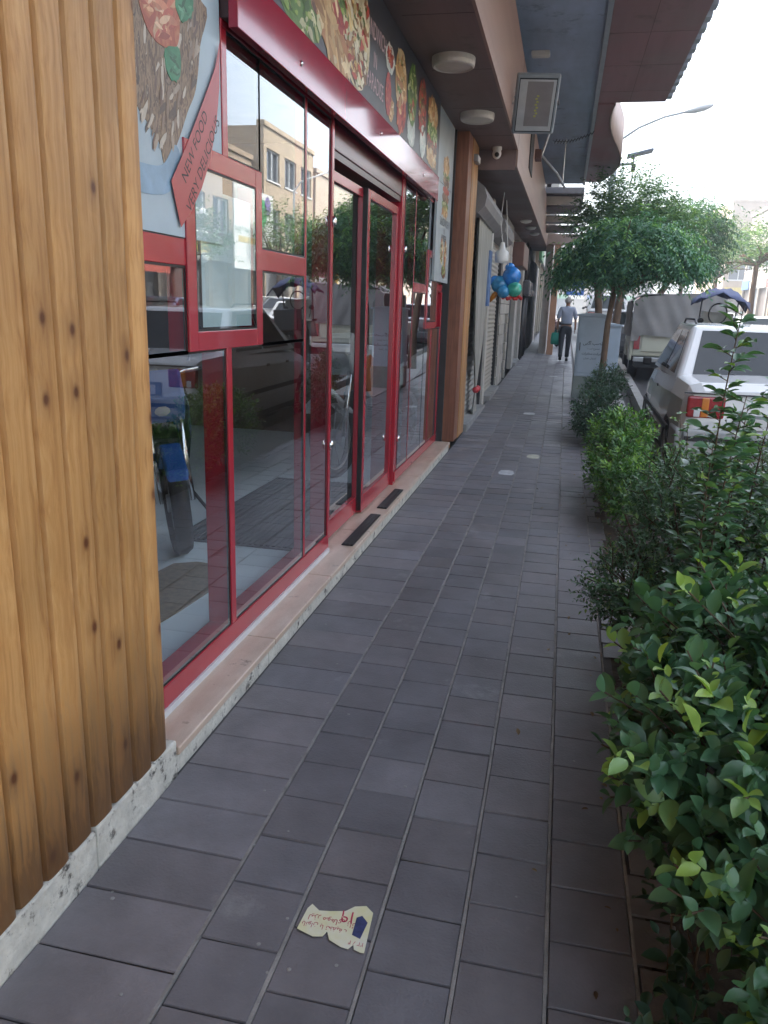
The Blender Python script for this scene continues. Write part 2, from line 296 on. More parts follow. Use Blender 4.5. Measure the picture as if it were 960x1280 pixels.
# pavement tiles: each one its own bevelled block with its own tone, one mesh
TILE=mat('charcoal_paving_tile',(.130,.124,.134),rough=.46,var=.13,scale=7,bump=.22,bscale=120,tint=True,spec=.5,dirt=((.20,.20,.20),2.2,.60),macro=1.7)
mb=MB()
cols=[(-1.172,-.79)]+[(-.785+.2205*i+.0045,-.785+.2205*(i+1)-.0055) for i in range(5)]
def tile(x0,x1,y0,y1,c,dz=0):
    e=.003; zt=.005+dz; tx=random.uniform(-.0012,.0012); ty=random.uniform(-.0014,.0014)
    j=lambda:random.uniform(-.0016,.0016)
    q=[(x0+j(),y0+j()),(x1+j(),y0+j()),(x1+j(),y1+j()),(x0+j(),y1+j())]
    P=[(a,b,gz(b)-.0005) for a,b in q]
    I=[(x0+e,y0+e),(x1-e,y0+e),(x1-e,y1-e),(x0+e,y1-e)]
    P+=[(a,b,gz(b)+zt+(tx if a<(x0+x1)/2 else -tx)+(ty if b<(y0+y1)/2 else -ty)) for a,b in I]
    mb.add(P,[(4,5,6,7),(0,1,5,4),(1,2,6,5),(2,3,7,6),(3,0,4,7)],c)
for ci,(x0,x1) in enumerate(cols):
    ln=.2085; y=-1.5+(ln/2 if ci%2 else 0)+random.uniform(-.02,.02)
    if ci==0: ln=.2085
    while y<46:
        k=random.uniform(.93,1.06); 
        if random.random()<.06: k*=.86
        if random.random()<.05: k*=1.18
        wrm=random.uniform(-.03,.03); c=(k*(1+wrm),k,k*(1-wrm*.8))
        if ci==0: c=tuple(v*1.28 for v in c)
        tile(x0,x1,y,y+ln-.0035,c,random.uniform(-.001,.001)); y+=ln
# the outermost column: narrow blocks, cracked and partly missing near the hedge
y=-1.5
while y<13:
    if not (3.1<y<3.75 and random.random()<.5):
        tile(.322+random.uniform(-.01,.01),.40+random.uniform(-.02,.04),y,y+.16,(1.0,.98,.95),random.uniform(-.006,.001))
    y+=.17
tag(mb.build('pavement',TILE,fix=False),kind='structure')
jm=MB(); jx=[-.7875]+[-.786+.2205*i for i in range(1,6)]
for x in jx:
    y=-1.5
    while y<46:
        ln=random.uniform(.25,.6); a=random.uniform(-.0012,.0012); b_=.0058+random.uniform(-.001,.0008); h=.0046+random.uniform(-.0012,.0010)
        jm.add([(x-b_+a,y,gz(y)-.004),(x+b_+a,y,gz(y)-.004),(x+b_+a,y+ln,gz(y+ln)-.004),(x-b_+a,y+ln,gz(y+ln)-.004),(x-b_*.8+a,y,gz(y)+h),(x+b_*.8+a,y,gz(y)+h),(x+b_*.8+a,y+ln,gz(y+ln)+h),(x-b_*.8+a,y+ln,gz(y+ln)+h)],[(4,5,6,7),(1,2,6,5),(3,0,4,7),(0,1,5,4)])
        y+=ln
tag(jm.build('pavement_joint',mat('pale_mortar_ridge',(.235,.225,.215),rough=.9,var=.25,scale=12,bump=.4,bscale=150),fix=False),kind='structure')
# a pale concrete patch between the shrubs
strip('concrete_patch',CONC,.41,.78,3.9,5.15,.006,.3,thick=.05)
# ---------------------------------------------------------------- restaurant building
RB=T('restaurant_building','restaurant with pine cladding, red window frames and a brown soffit','building',(-1.3,2,0))
mb=MB()
mb.box(-7,-1.23,-7,2.06,.0,3.6)          # solid bay behind the cladding
mb.box(-7,-6.8,2.06,10.4,0,3.43); mb.box(-6.8,-1.40,8.86,10.1,0,3.43)
mb.box(-7,-.85,-7,10.4,3.62,9.2)         # upper storeys
mb.box(-6.8,-1.5,2.06,8.86,3.3,3.43)
mb.box(-1.5,-1.29,2.99,8.86,2.79,3.43); mb.box(-1.5,-1.33,2.06,2.985,2.58,3.43)
mb.build('wall',PLASTER,RB)
MB().box(-6.8,-1.42,2.06,8.86,-.05,.098).build('shop_floor',mat('pale_blue_floor_tile',(.82,.92,.96),rough=.22,var=.05,scale=2),RB)
# interior finish
MB().box(-6.79,-6.7,2.07,8.85,.1,3.3).build('back_wall_lining',mat('interior_grey',(.16,.15,.14),rough=.8),RB)
for a_ in ((-6.7,-1.5,2.062,2.09,.1,3.3),(-6.7,-1.41,8.83,8.859,.1,3.3)): MB().box(*a_).build('side_wall_lining',mat('interior_brown',(.15,.10,.07),rough=.8),RB)
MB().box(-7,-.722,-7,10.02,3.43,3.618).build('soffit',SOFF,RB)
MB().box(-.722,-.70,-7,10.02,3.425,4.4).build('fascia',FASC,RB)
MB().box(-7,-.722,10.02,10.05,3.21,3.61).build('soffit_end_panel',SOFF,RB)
MB().box(-.84,.16,-7,20.8,4.62,4.8).build('balcony_slab',BAL,RB)
MB().box(.16,.215,-7,20.8,4.58,4.86).build('slab_edge_trim',mat('pale_grey_metal',(.30,.34,.38),rough=.4,var=.1),RB)
mb=MB()
for y in np.arange(-5.4,10,1.22): mb.box(-1.2,-.725,y,y+.004,3.4285,3.4298)
mb.build('soffit_joint',mat('brown_joint_line',(.09,.06,.055),rough=.8),RB)['kind']='stuff'
MB().tube([(-.78,y,4.60-.012*math.sin(y*1.3)**2) for y in np.arange(-4,20,.6)],.009,6).build('slab_cable',IRON,RB,smooth=True)
a=T('awning_canopy','wide brown canopy slab with corrugated sheet edge above the pavement','awning',(.7,5,4.6))
MB().box(.22,1.17,-7,13.1,4.62,4.70).build('panel',BROWN,a)
mb=MB()
for y in np.arange(-4.6,13,1.22): mb.box(.225,1.165,y,y+.004,4.6185,4.6198)
mb.box(.66,.664,-6.9,13.05,4.6184,4.6196); mb.build('panel_joint',MATS['brown_joint_line'],a)
mb=MB(); y=-7
pr_=[]
while y<13.2: pr_+=[(y,4.705),(y+.17,4.705),(y+.2,4.76),(y+.33,4.76)]; y+=.36
for (ya,za),(yb,zb) in zip(pr_[:-1],pr_[1:]):
    mb.add([(.25,ya,za),(1.27,ya,za),(1.27,yb,zb),(.25,yb,zb),(.25,ya,za+.006),(1.27,ya,za+.006),(1.27,yb,zb+.006),(.25,yb,zb+.006)],[(0,1,2,3),(7,6,5,4),(1,5,6,2),(0,4,5,1),(3,2,6,7),(0,3,7,4)])
mb.build('corrugated_sheet',mat('grey_corrugated_sheet',(.34,.38,.44),rough=.45,metal=.3),a)
# S-curved balcony beyond the canopy
cb=T('curved_balcony','brown S-curved balcony with a pale beige edge past the canopy','balcony',(.5,16,4.6))
sp=[]
for i in range(25):
    y=13.12+7.3*i/24; t=i/24
    x=.60+.30*math.sin(-1.9+t*5.3)*(.55+.3*t); sp.append((x,y))
poly=[(.22,13.12)]+sp+[(.22,20.42)]
MB().prism(poly,lambda a,b:(a,b,4.60),lambda a,b:(a,b,4.68)).build('slab',BROWN,cb)
mb=MB()
for (xa,ya),(xb,yb) in zip(sp[:-1],sp[1:]):
    mb.add([(xa,ya,4.59),(xb,yb,4.59),(xb,yb,5.25),(xa,ya,5.25),(xa+.03,ya,4.59),(xb+.03,yb,4.59),(xb+.03,yb,5.25),(xa+.03,ya,5.25)],[(0,1,2,3),(5,4,7,6),(0,4,5,1),(3,2,6,7)])
mb.build('curved_parapet',mat('beige_render',(.42,.33,.29),rough=.7,var=.08),cb,smooth=True)
# plinth and threshold
PL=MB()
y=-2.
while y<2.0: ln=random.uniform(.5,.7); PL.box(-1.30,-1.174+random.uniform(-.003,.003),y,min(y+ln,2.18)-.004,-.05,.132+random.uniform(-.004,.004)); y+=ln
PL.build('plinth',STONE,RB,bevel=.008)
mb=MB(); y=2.18
while y<8.9: ln=.9; mb.box(-1.33,-1.185,y+.002,min(y+ln,8.9)-.002,-.05,.064); y+=ln
mb.build('threshold_riser',STONE,RB,bevel=.004)
mb=MB(); y=2.185
for ln in (.95,.9,.95,1.0,.9,.95,1.05): 
    mb.box(-1.46,-1.172,y+.0015,y+ln-.0015,.068,.10); y+=ln
mb.build('threshold_slab',MARBLE,RB,bevel=.006,seg=3)
MB().box(-1.40,-1.309,2.2,4.46,.101,.128).build('weather_strip',ALU,RB)
# wood cladding: half round boards
mb=MB(); y=-2.0; i=0
while y<2.115:
    wd=random.uniform(.100,.122)
    if y+wd>2.10: wd=2.122-y
    t=(random.random(),random.random(),random.random()); n=13; z0=.135+random.uniform(-.012,.01); z1=3.43
    vs=[]
    for z in (z0,z1):
        for k in range(n):
            u=k/(n-1); vs.append((-1.184+.0065*(1-abs(2*u-1)**4.5)+(-.014 if k in(0,n-1) else 0),y+.0018+(wd-.0036)*u,z))
        vs.append((-1.23,y+wd-.001,z)); vs.append((-1.23,y+.001,z))
    m_=n+2
    mb.add(vs,[(k,k+1,k+1+m_,k+m_) for k in range(m_-1)]+[(m_-1,0,m_,2*m_-1),tuple(range(m_)),tuple(range(2*m_-1,m_-1,-1))],t)
    y+=wd
mb.build('pine_cladding',CLAD,RB)
# wooden post and lower shim
MB().box(-1.30,-1.145,8.975,9.30,.09,3.425,(.2,.5,.7)).build('shaded_post',POSTD,RB,bevel=.005)
for ya,yb,c_ in ((9.305,9.45,(.6,.3,.1)),(9.453,9.62,(.4,.8,.3)),(9.623,9.85,(.1,.2,.6))): MB().box(-1.30,-1.138,ya,yb,.07+.03*random.random(),3.425,c_).build('pine_post',POSTW,RB,bevel=.004)
MB().box(-1.27,-1.20,9.02,9.12,.0,.09,(.5,.5,.2)).build('post_shim',POSTW,RB)
MB().box(-1.36,-1.27,8.875,8.905,.1,3.42).build('shutter_guide',IRON,RB)
MB().box(-1.36,-1.29,8.93,8.96,.1,3.42).build('shutter_guide',IRON,RB)
MB().box(-1.34,-1.28,8.908,8.926,.1,1.78).build('steel_guide',STEEL,RB)
# ---- window frames
def win(label,members,panes):
    w_=MB()
    for (y0,y1,z0,z1,xf,xb) in members: w_.box(xb,xf,y0,y1,z0,z1)
    f=w_.build('shop_window',RED,RB,bevel=.003); tag(f,label)
    for (y0,y1,z0,z1,x) in panes:
        MB().box(x-.006,x,y0,y1,z0,z1).build('pane',GLASS,f)
        g=MB()
        e=.007
        g.box(x-.010,x+.0012,y0-.001,y1+.001,z0-e,z0+e).box(x-.010,x+.0012,y0-.001,y1+.001,z1-e,z1+e).box(x-.010,x+.0012,y0-e,y0+e,z0+e,z1-e).box(x-.010,x+.0012,y1-e,y1+e,z0+e,z1-e)
        g.build('gasket',BLACK,f)
    return f
F,B=-1.318,-1.43
win('large shop window beside the cladding with a square hatch frame',[
 (2.09,4.47,.128,.215,F,B),(2.99,4.47,2.575,2.66,F,B),(2.09,2.125,.215,2.575,F,B),
 (2.985,3.035,.215,1.42,F,B),(2.985,3.035,2.13,2.575,F,B),(3.985,4.012,.215,2.575,F-.004,B+.05),(4.43,4.47,.215,2.575,F+.004,B),
 (2.125,2.66,1.715,1.805,F-.003,B+.05),(3.37,3.98,1.735,1.825,F-.003,B+.05),
 (2.655,2.725,1.415,2.135,F+.004,B+.03),(3.305,3.375,1.415,2.135,F+.004,B+.03),(2.725,3.305,1.415,1.487,F+.0035,B+.03),(2.725,3.305,2.063,2.135,F+.0035,B+.03)],
 [(2.125,2.985,.215,1.414,-1.325),(2.125,2.654,1.806,2.575,-1.325),(2.125,2.654,1.414,1.714,-1.325),(2.654,2.985,2.136,2.575,-1.325),
  (3.035,3.98,.215,1.414,-1.325),(3.035,3.376,2.136,2.575,-1.325),(3.376,3.98,1.826,2.575,-1.325),(3.376,3.98,1.414,1.734,-1.325),
  (2.725,3.305,1.487,2.063,-1.3165),(4.012,4.43,.215,2.575,-1.325)])
win('narrow shop window right of the door with a small hatch frame',[
 (6.46,8.72,.128,.215,F,B),(6.46,8.72,2.575,2.66,F,B),(6.44,6.56,.10,2.575,F-.01,B-.1),(7.0,7.03,.215,2.575,F-.004,B+.05),(8.08,8.13,.215,1.40,F-.002,B),(8.08,8.13,2.13,2.575,F-.002,B),(8.68,8.72,.215,1.76,F,B),
 (7.03,7.70,1.73,1.81,F-.003,B+.05),(8.36,8.68,1.76,1.84,F-.003,B+.05),
 (7.70,7.77,1.395,2.135,F+.004,B+.03),(8.29,8.36,1.395,2.135,F+.004,B+.03),(7.77,8.29,1.395,1.46,F+.0035,B+.03),(7.77,8.29,2.07,2.135,F+.0035,B+.03)],
 [(6.56,7.0,.215,2.575,-1.325),(7.03,7.70,.215,1.73,-1.325),(7.03,7.70,1.81,2.575,-1.325),(7.70,8.08,.215,1.394,-1.325),(7.70,8.08,2.136,2.575,-1.325),(8.13,8.68,.215,1.394,-1.325),(7.77,8.29,1.46,2.07,-1.3165)])
# ---- sliding door, set back
dz0=.112
df=MB(); df.box(-1.52,-1.335,4.475,6.435,2.44,2.66)
df.build('door_track_housing',mat('dark_red_aluminium',(.09,.008,.018),rough=.25,var=.1),RB,bevel=.004)
MB().box(-1.47,-1.342,4.48,6.43,2.40,2.438).build('door_track',mat('dark_bronze_track',(.05,.02,.022),rough=.3),RB)
def leaf_door(y0,y1,x,label):
    d=MB(); s_=.055
    d.box(x-.04,x,y0,y0+s_,dz0,2.36).box(x-.04,x,y1-s_,y1,dz0,2.36).box(x-.04,x,y0+s_,y1-s_,dz0,dz0+.12).box(x-.04,x,y0+s_,y1-s_,2.30,2.36)
    o=d.build('sliding_door',RED,RB,bevel=.003); tag(o,label)
    MB().box(x-.024,x-.018,y0+s_,y1-s_,dz0+.12,2.30).build('pane',GLASS,o)
    return o
leaf_door(4.475,5.46,-1.385,None); leaf_door(5.42,6.42,-1.350,None)
MB().box(-1.384,-1.352,5.40,5.418,.13,2.36).build('brush_seal',BLACK,RB)
for (y,z) in ((4.45,2.05),(4.45,.78),(6.50,2.05),(6.5,.5)): MB().ball((F+.012,y,z),.016,8,6,(1,1,1.9)).build('frame_catch',CHROME,RB,smooth=True)
# header fascia with small fixings
hd=MB().box(-1.288,-1.25,2.985,7.7,2.565,2.775).build('header_panel',REDH,RB,bevel=.003)
for y in (3.7,5.3,6.9): MB().ball((-1.248,y,2.64+.03*(y>5)),.008,8,5,(1,1,1.6)).build('header_screw',CHROME,RB,smooth=True)
MB().box(-1.335,-1.29,2.99,7.68,2.60,2.66).build('header_return',mat('dark_bronze_track',(.05,.02,.022)),RB)
# ---- neighbour row of shops
NB=T('shop_row_building','long row of small shops with grey shutters and white stone pillars under a brown fascia','building',(-1.3,14,0))
mb=MB(); mb.box(-7,-1.32,10.06,33,0,4.4); mb.box(-7,-.85,10.41,33,3.9,9.0)
for y in (10.06,): pass
mb.build('wall',mat('grey_plaster',(.27,.25,.23),rough=.85,var=.15,bump=.3),NB)
mb=MB();
for (ya,yb) in ((10.05,20),(20,28)):
    za,zb=3.25+gz(ya)*.9,3.25+gz(yb)*.9
    mb.add([(-7,ya,za),(-.722,ya,za),(-.722,yb,zb),(-7,yb,zb),(-7,ya,za+.05),(-.722,ya,za+.05),(-.722,yb,zb+.05),(-7,yb,zb+.05)],[(0,1,2,3),(7,6,5,4),(0,4,5,1),(1,5,6,2),(2,6,7,3),(3,7,4,0)])
mb.build('soffit',SOFF,NB)
mb=MB()
for (ya,yb) in ((10.053,14),(14,20),(20,28)):
    za,zb=3.23+gz(ya)*.9,3.23+gz(yb)*.9
    mb.add([(-.72,ya,za),(-.70,ya,za),(-.70,yb,zb),(-.72,yb,zb),(-.72,ya,4.4),(-.70,ya,4.4),(-.70,yb,4.5),(-.72,yb,4.5)],[(0,1,2,3),(7,6,5,4),(0,4,5,1),(1,5,6,2),(2,6,7,3),(3,7,4,0)])
mb.build('fascia',FASC,NB)
MB().box(-.699,-.685,12.4,13.3,3.62,4.35).build('fascia_vent',DARK,NB)
def shutter(y0,y1,z1,col,label=None):
    mb=MB(); z=gz(y0)+.06; 
    while z<z1: 
        h=.075; mb.add([(-1.30,y0,z),(-1.30,y1,z),(-1.285,y1,z+h*.5),(-1.285,y0,z+h*.5),(-1.30,y1,z+h),(-1.30,y0,z+h)],[(0,1,2,3),(3,2,4,5)]); z+=h
    return tag(mb.build('roller_shutter',col,NB,fix=False),label)
SHG=mat('shutter_grey',(.34,.34,.32),rough=.55,metal=.1,var=.12,scale=3,stretch=(1,2,.3))
SHB=mat('shutter_beige',(.44,.41,.35),rough=.6,metal=.05,var=.12,scale=3,stretch=(1,2,.3))
shutter(10.2,12.55,2.75,SHG,'shutter behind the tied curtain')
shutter(13.5,15.4,2.7,SHB); shutter(20.6,22.4,3.,SHG); shutter(25.2,28.2,3.,SHB)
sb=MB()
for y0,y1 in ((10.1,12.7),(13.4,15.5),):
    sb=MB(); pts=[(-1.32,2.72),(-1.14,2.74),(-1.06,2.82),(-1.04,2.93),(-1.08,3.04),(-1.16,3.1),(-1.32,3.12)]
    sb.prism(pts,lambda a,b,y0=y0:(a,y0,b),lambda a,b,y1=y1:(a,y1,b))
    sb.build('shutter_box',mat('grey_shutter_box',(.20,.19,.19),rough=.5),NB)
PW=mat('white_marble_pillar',(.50,.48,.44),rough=.6,var=.12,scale=4,dirt=((.3,.28,.25),5,.6),bump=.2)
for (y0,y1,m_,x) in ((12.72,12.98,PW,-1.19),(15.5,17.9,None,-1.21),(19.9,20.5,PW,-1.2),(22.5,25.1,PW,-1.2),(28.3,33,PW,-1.15)):
    if m_: MB().box(-1.33,x,y0,y1,gz(y0)-.02,3.24).build('pillar',m_,NB,bevel=.01)
# whitewashed block pier with visible courses
mb=MB(); z=gz(16)
r=0
while z<3.2:
    y=15.5-(0 if r%2 else .2)
    while y<17.9:
        a_,b_=max(15.5,y),min(17.9,y+.4)
        if b_-a_>.03 and not(z<1.35 and a_>16.5 and b_<17.85): mb.box(-1.33,-1.21+random.uniform(-.004,.004),a_+.005,b_-.005,z,z+.19,(random.uniform(.85,1.05),)*3)
        y+=.4
    z+=.2; r+=1
mb.build('block_pier',mat('whitewashed_block',(.50,.47,.42),rough=.8,var=.15,scale=5,bump=.3,tint=True,dirt=((.38,.2,.16),3,.66)),NB)
MB().box(-1.30,-1.26,16.5,17.85,.12,1.33).build('meter_niche_door',mat('grey_meter_door',(.13,.14,.15),rough=.5),NB)
MB().box(-1.33,-1.30,18.0,19.8,.1,3.0).build('dark_doorway_panel',DARK,NB)  # flat dark panel painted for the unlit inside of a doorway
MB().box(-1.30,-.98,18.1,20.2,2.55,3.05).build('sign_box',mat('brown_sign_box',(.17,.08,.06),rough=.5),NB,bevel=.02)
for (y0,y1) in ((10.2,12.6),(13.45,15.45),(20.6,22.4)): MB().box(-1.31,-1.13,y0,y1,-.05+gz(y0),.055+gz(y1)).build('doorstep',CONC,NB,bevel=.01)
for a_ in ((-1.30,-1.22,12.56,12.66,.05,2.9),(-1.3,-1.24,15.42,15.48,.1,2.9),(-1.30,-1.22,17.92,17.98,.1,3.1)): MB().box(*a_).build('dark_jamb',IRON,NB)
# ---------------------------------------------------------------- posters, signs and stickers
def yz(x): return lambda a,b:(x,a,b)
def flat(mb,poly,x,t=.0012,col=None): return mb.prism(poly,lambda a,b:(x,a,b),lambda a,b:(x-t,a,b),col)
POSTER=mat('pale_blue_poster_print',(.40,.52,.60),rough=.4,var=.10,scale=2.5)
po=T('food_poster','pale blue kebab poster behind the glass next to the cladding','poster',(-1.37,2.5,1.9))
MB().box(-1.3235,-1.3215,2.126,2.98,1.81,3.42).build('sheet',POSTER,po)
KEB=foodmat('printed_kebab',[(.10,.075,.06),(.20,.14,.10),(.32,.24,.16),(.16,.11,.08),(.10,.07,.05),(.55,.48,.38)],26,(1,2.2,.6))  # poster print colours are paled to paint in a hazy veil
def smoothpoly(pts,n=6,jit=.0):
    out=[];m=len(pts)
    for i in range(m):
        p0,p1,p2,p3=[Vector((*pts[(i+k-1)%m],0)) for k in range(4)]
        for j in range(n):
            t=j/n; q=.5*((2*p1)+(-p0+p2)*t+(2*p0-5*p1+4*p2-p3)*t*t+(-p0+3*p1-3*p2+p3)*t**3)
            out.append((q.x+random.uniform(-jit,jit),q.y+random.uniform(-jit,jit)))
    return out
flat(MB(),[(2.13,2.7),(2.83,2.9)]+smoothpoly([(2.83,2.6),(2.81,2.45),(2.77,2.31),(2.7,2.22),(2.62,2.11),(2.53,2.02),(2.48,2.1),(2.3,2.2),(2.13,2.4)],5)[:34]+[(2.13,2.4)],-1.3200).build('printed_kebab',KEB,po)
flat(MB(),smoothpoly([(2.40,2.49),(2.50,2.62),(2.63,2.56),(2.66,2.49),(2.64,2.41),(2.57,2.38),(2.48,2.38),(2.42,2.42)]),-1.3185).build('printed_tomato',foodmat('printed_tomato',[(.28,.07,.05),(.42,.13,.08),(.5,.26,.14)],20),po)
for q_ in ([(2.63,2.54),(2.66,2.64),(2.74,2.62),(2.76,2.55),(2.69,2.49),(2.65,2.5)],[(2.55,2.37),(2.65,2.4),(2.65,2.32),(2.60,2.29),(2.56,2.31)]): flat(MB(),smoothpoly(q_,6,.004),-1.3175).build('printed_herb',mat('printed_herb_green',(.07,.24,.14),rough=.5,var=.3,scale=20),po)
flat(MB(),smoothpoly([(2.5,2.02),(2.6,2.10),(2.66,2.04),(2.72,1.98),(2.62,1.98),(2.5,1.93),(2.3,1.92),(2.2,1.95),(2.3,2.0)]),-1.3192).build('plate_shading_print',mat('printed_plate_blue',(.24,.38,.52),rough=.4,var=.25,scale=6),po)
sw=flat(MB(),[(2.96,2.51)]+[(2.95,2.36),(2.92,2.24),(2.86,2.1),(2.78,1.99),(2.68,1.89),(2.61,1.84),(2.55,1.98),(2.66,2.10),(2.76,2.22),(2.85,2.33),(2.92,2.42)],-1.3122,.001)
sw=sw.build('window_sticker',mat('red_vinyl_sticker',(.42,.06,.07),rough=.3,var=.08),None); tag(sw,'red curved ribbon sticker with slanting words over the hatch corner','sticker')
BLKINK=mat('black_ink',(.035,.03,.035),rough=.5)
d1=Vector((.20,.265)).normalized(); 
def along(c,d):
    n_=Vector((-d.y,d.x)); 
    return lambda u,v:(-1.3118,c[0]+d.x*u+n_.x*v,c[1]+d.y*u+n_.y*v)
mb=MB(); text(mb,'NEW FOOD',.058,along((2.735,2.12),d1)); text(mb,'VERY DELICIOUS',.058,along((2.80,2.075),d1))
mb.build('lettering',BLKINK,sw,fix=False)
# sheets of paper taped in the hatches
pp=mat('pale_blue_paper',(.50,.66,.69),rough=.7,var=.05)
MB().box(-1.3320,-1.3310,2.80,3.28,1.50,2.0).build('notice_sheet',pp); o=bpy.data.objects['notice_sheet']; tag(o,'pale blue sheet of paper inside the square red hatch frame','notice')
MB().box(-1.3320,-1.3310,7.86,8.2,1.62,1.96).build('notice_sheet',WHITE); o=bpy.data.objects['notice_sheet.001']; tag(o,'small white notice in the far red hatch frame','notice')
mb=MB()
for k in range(7): mb.box(-1.3307,-1.3304,7.9,8.14-.04*(k%3),1.67+k*.035,1.675+k*.035)
mb.build('printed_line',BLKINK,o)
PRINT=mat('printed_photo_ink',(.9,.9,.9),rough=.38,var=.14,scale=45,tint=True)
def collage(par,nm,x,cy,cz,a,b,pal,n,sz,rot=0,base=None,seed=0,strip=1.6,dx=.00006):
    g=random.Random(seed); m=MB(); c0,s0=math.cos(rot),math.sin(rot)
    if base: m.prism(oval(cy,cz,a,b,rot,34,.006),lambda u,v:(x,u,v),lambda u,v:(x-.0008,u,v),base)
    for k in range(n):
        t=g.uniform(0,2*math.pi); r=math.sqrt(g.random())*.93; u=a*r*math.cos(t); v=b*r*math.sin(t); py=cy+u*c0-v*s0; pz=cz+u*s0+v*c0
        q=g.uniform(.5,1.3)*sz; ang=rot+g.uniform(-.8,.8); col=g.choice(pal); f_=g.uniform(.75,1.2); col=tuple(min(1,w*f_) for w in col)
        nn=9; P=[]
        for i in range(nn):
            th=2*math.pi*i/nn; rr=g.uniform(.7,1.15); aa=q*strip*rr*math.cos(th); bb=q*.55*rr*math.sin(th); P.append((py+aa*math.cos(ang)-bb*math.sin(ang),pz+aa*math.sin(ang)+bb*math.cos(ang)))
        xx=x+dx*(k+1); m.add([(xx,*p_) for p_ in P],[tuple(range(nn))],col)
    return m.build(nm,PRINT,par,fix=False)
def oval(cy,cz,a,b,rot=0,n=28,j=.0): 
    c,s_=math.cos(rot),math.sin(rot); return [(cy+a*math.cos(t)*c-b*math.sin(t)*s_+random.uniform(-j,j),cz+a*math.cos(t)*s_+b*math.sin(t)*c+random.uniform(-j,j)) for t in [2*math.pi*k/n for k in range(n)]]
P_GRN=[(.10,.22,.03),(.25,.40,.06),(.45,.50,.18),(.05,.12,.02),(.6,.6,.35)]; P_BRD=[(.55,.33,.12),(.68,.46,.2),(.4,.2,.06),(.75,.6,.35),(.5,.22,.08)]
P_RED=[(.45,.04,.03),(.3,.02,.02),(.6,.14,.05),(.5,.08,.05)]; P_PIZ=[(.75,.66,.42),(.68,.5,.2),(.5,.06,.03),(.12,.18,.03),(.8,.74,.55),(.35,.15,.05)]; P_MEAT=[(.2,.09,.04),(.32,.16,.08),(.12,.05,.03),(.5,.35,.2)]; P_PAL=[(.6,.68,.62),(.5,.58,.52),(.7,.72,.66)]
P_KEB=[(.16,.10,.075),(.26,.19,.14),(.40,.33,.26),(.10,.07,.055),(.55,.50,.42),(.30,.20,.13)]
g_=random.Random(4); m=MB()
for k in range(330):
    py=g_.uniform(2.14,2.83); pz=g_.uniform(2.0,2.75)
    if pz<2.03+abs(py-2.52)*.75+(.0 if py<2.52 else (py-2.52)*.5) : continue
    q=g_.uniform(.012,.05); ang=1.1+g_.uniform(-.5,.5); P=[]
    for i in range(7): th=2*math.pi*i/7; rr=g_.uniform(.6,1.2); aa=q*rr*math.cos(th); bb=q*.28*rr*math.sin(th); P.append((py+aa*math.cos(ang)-bb*math.sin(ang),min(2.79,pz+aa*math.sin(ang)+bb*math.cos(ang))))
    if max(y_ for y_,z_ in P)>2.835: continue
    m.add([(-1.3199+.000004*k,*p_) for p_ in P],[tuple(range(7))],g_.choice(P_KEB))
m.build('printed_kebab_strands',PRINT,po,fix=False)['kind']='stuff'
collage(po,'printed_tomato_flesh',-1.3182,2.53,2.49,.105,.10,[(.62,.25,.14),(.52,.16,.09),(.70,.40,.22),(.45,.10,.06),(.74,.50,.32)],60,.020,.4,None,5,1.8,.000006)
collage(po,'printed_herb_detail',-1.3172,2.70,2.555,.05,.05,[(.05,.22,.12),(.12,.34,.2),(.03,.14,.07)],18,.014,.4,None,6,1.8,.000006)
collage(po,'printed_herb_detail',-1.3172,2.605,2.345,.035,.04,[(.05,.22,.12),(.12,.34,.2),(.03,.14,.07)],14,.012,.4,None,7,1.8,.000006)
# dark food banner
bn=T('food_banner','dark banner of printed pizza and sandwiches above the red header','sign',(-1.26,4.8,3.1))
MB().box(-1.284,-1.262,2.985,7.7,2.785,3.425).build('board',mat('charcoal_banner_print',(.045,.05,.062),rough=.35,var=.1),bn)
GRN=foodmat('printed_lettuce',[(.03,.09,.02),(.16,.26,.04),(.38,.36,.10),(.10,.16,.03),(.5,.44,.2)],40,(1,1,1.5))
BRD=foodmat('printed_bread',[(.30,.10,.03),(.50,.27,.09),(.25,.05,.03),(.62,.42,.20),(.38,.17,.06)],34)
PIZ=foodmat('printed_pizza',[(.06,.09,.03),(.55,.45,.24),(.40,.07,.03),(.66,.58,.36),(.30,.12,.04)],26,(1,1,1))
REDF=foodmat('printed_sausage',[(.20,.02,.02),(.35,.04,.03),(.40,.16,.05),(.3,.05,.03)],36)
PAL=foodmat('printed_wrapper',[(.30,.40,.38),(.42,.5,.42),(.18,.22,.12),(.4,.12,.07)],12)
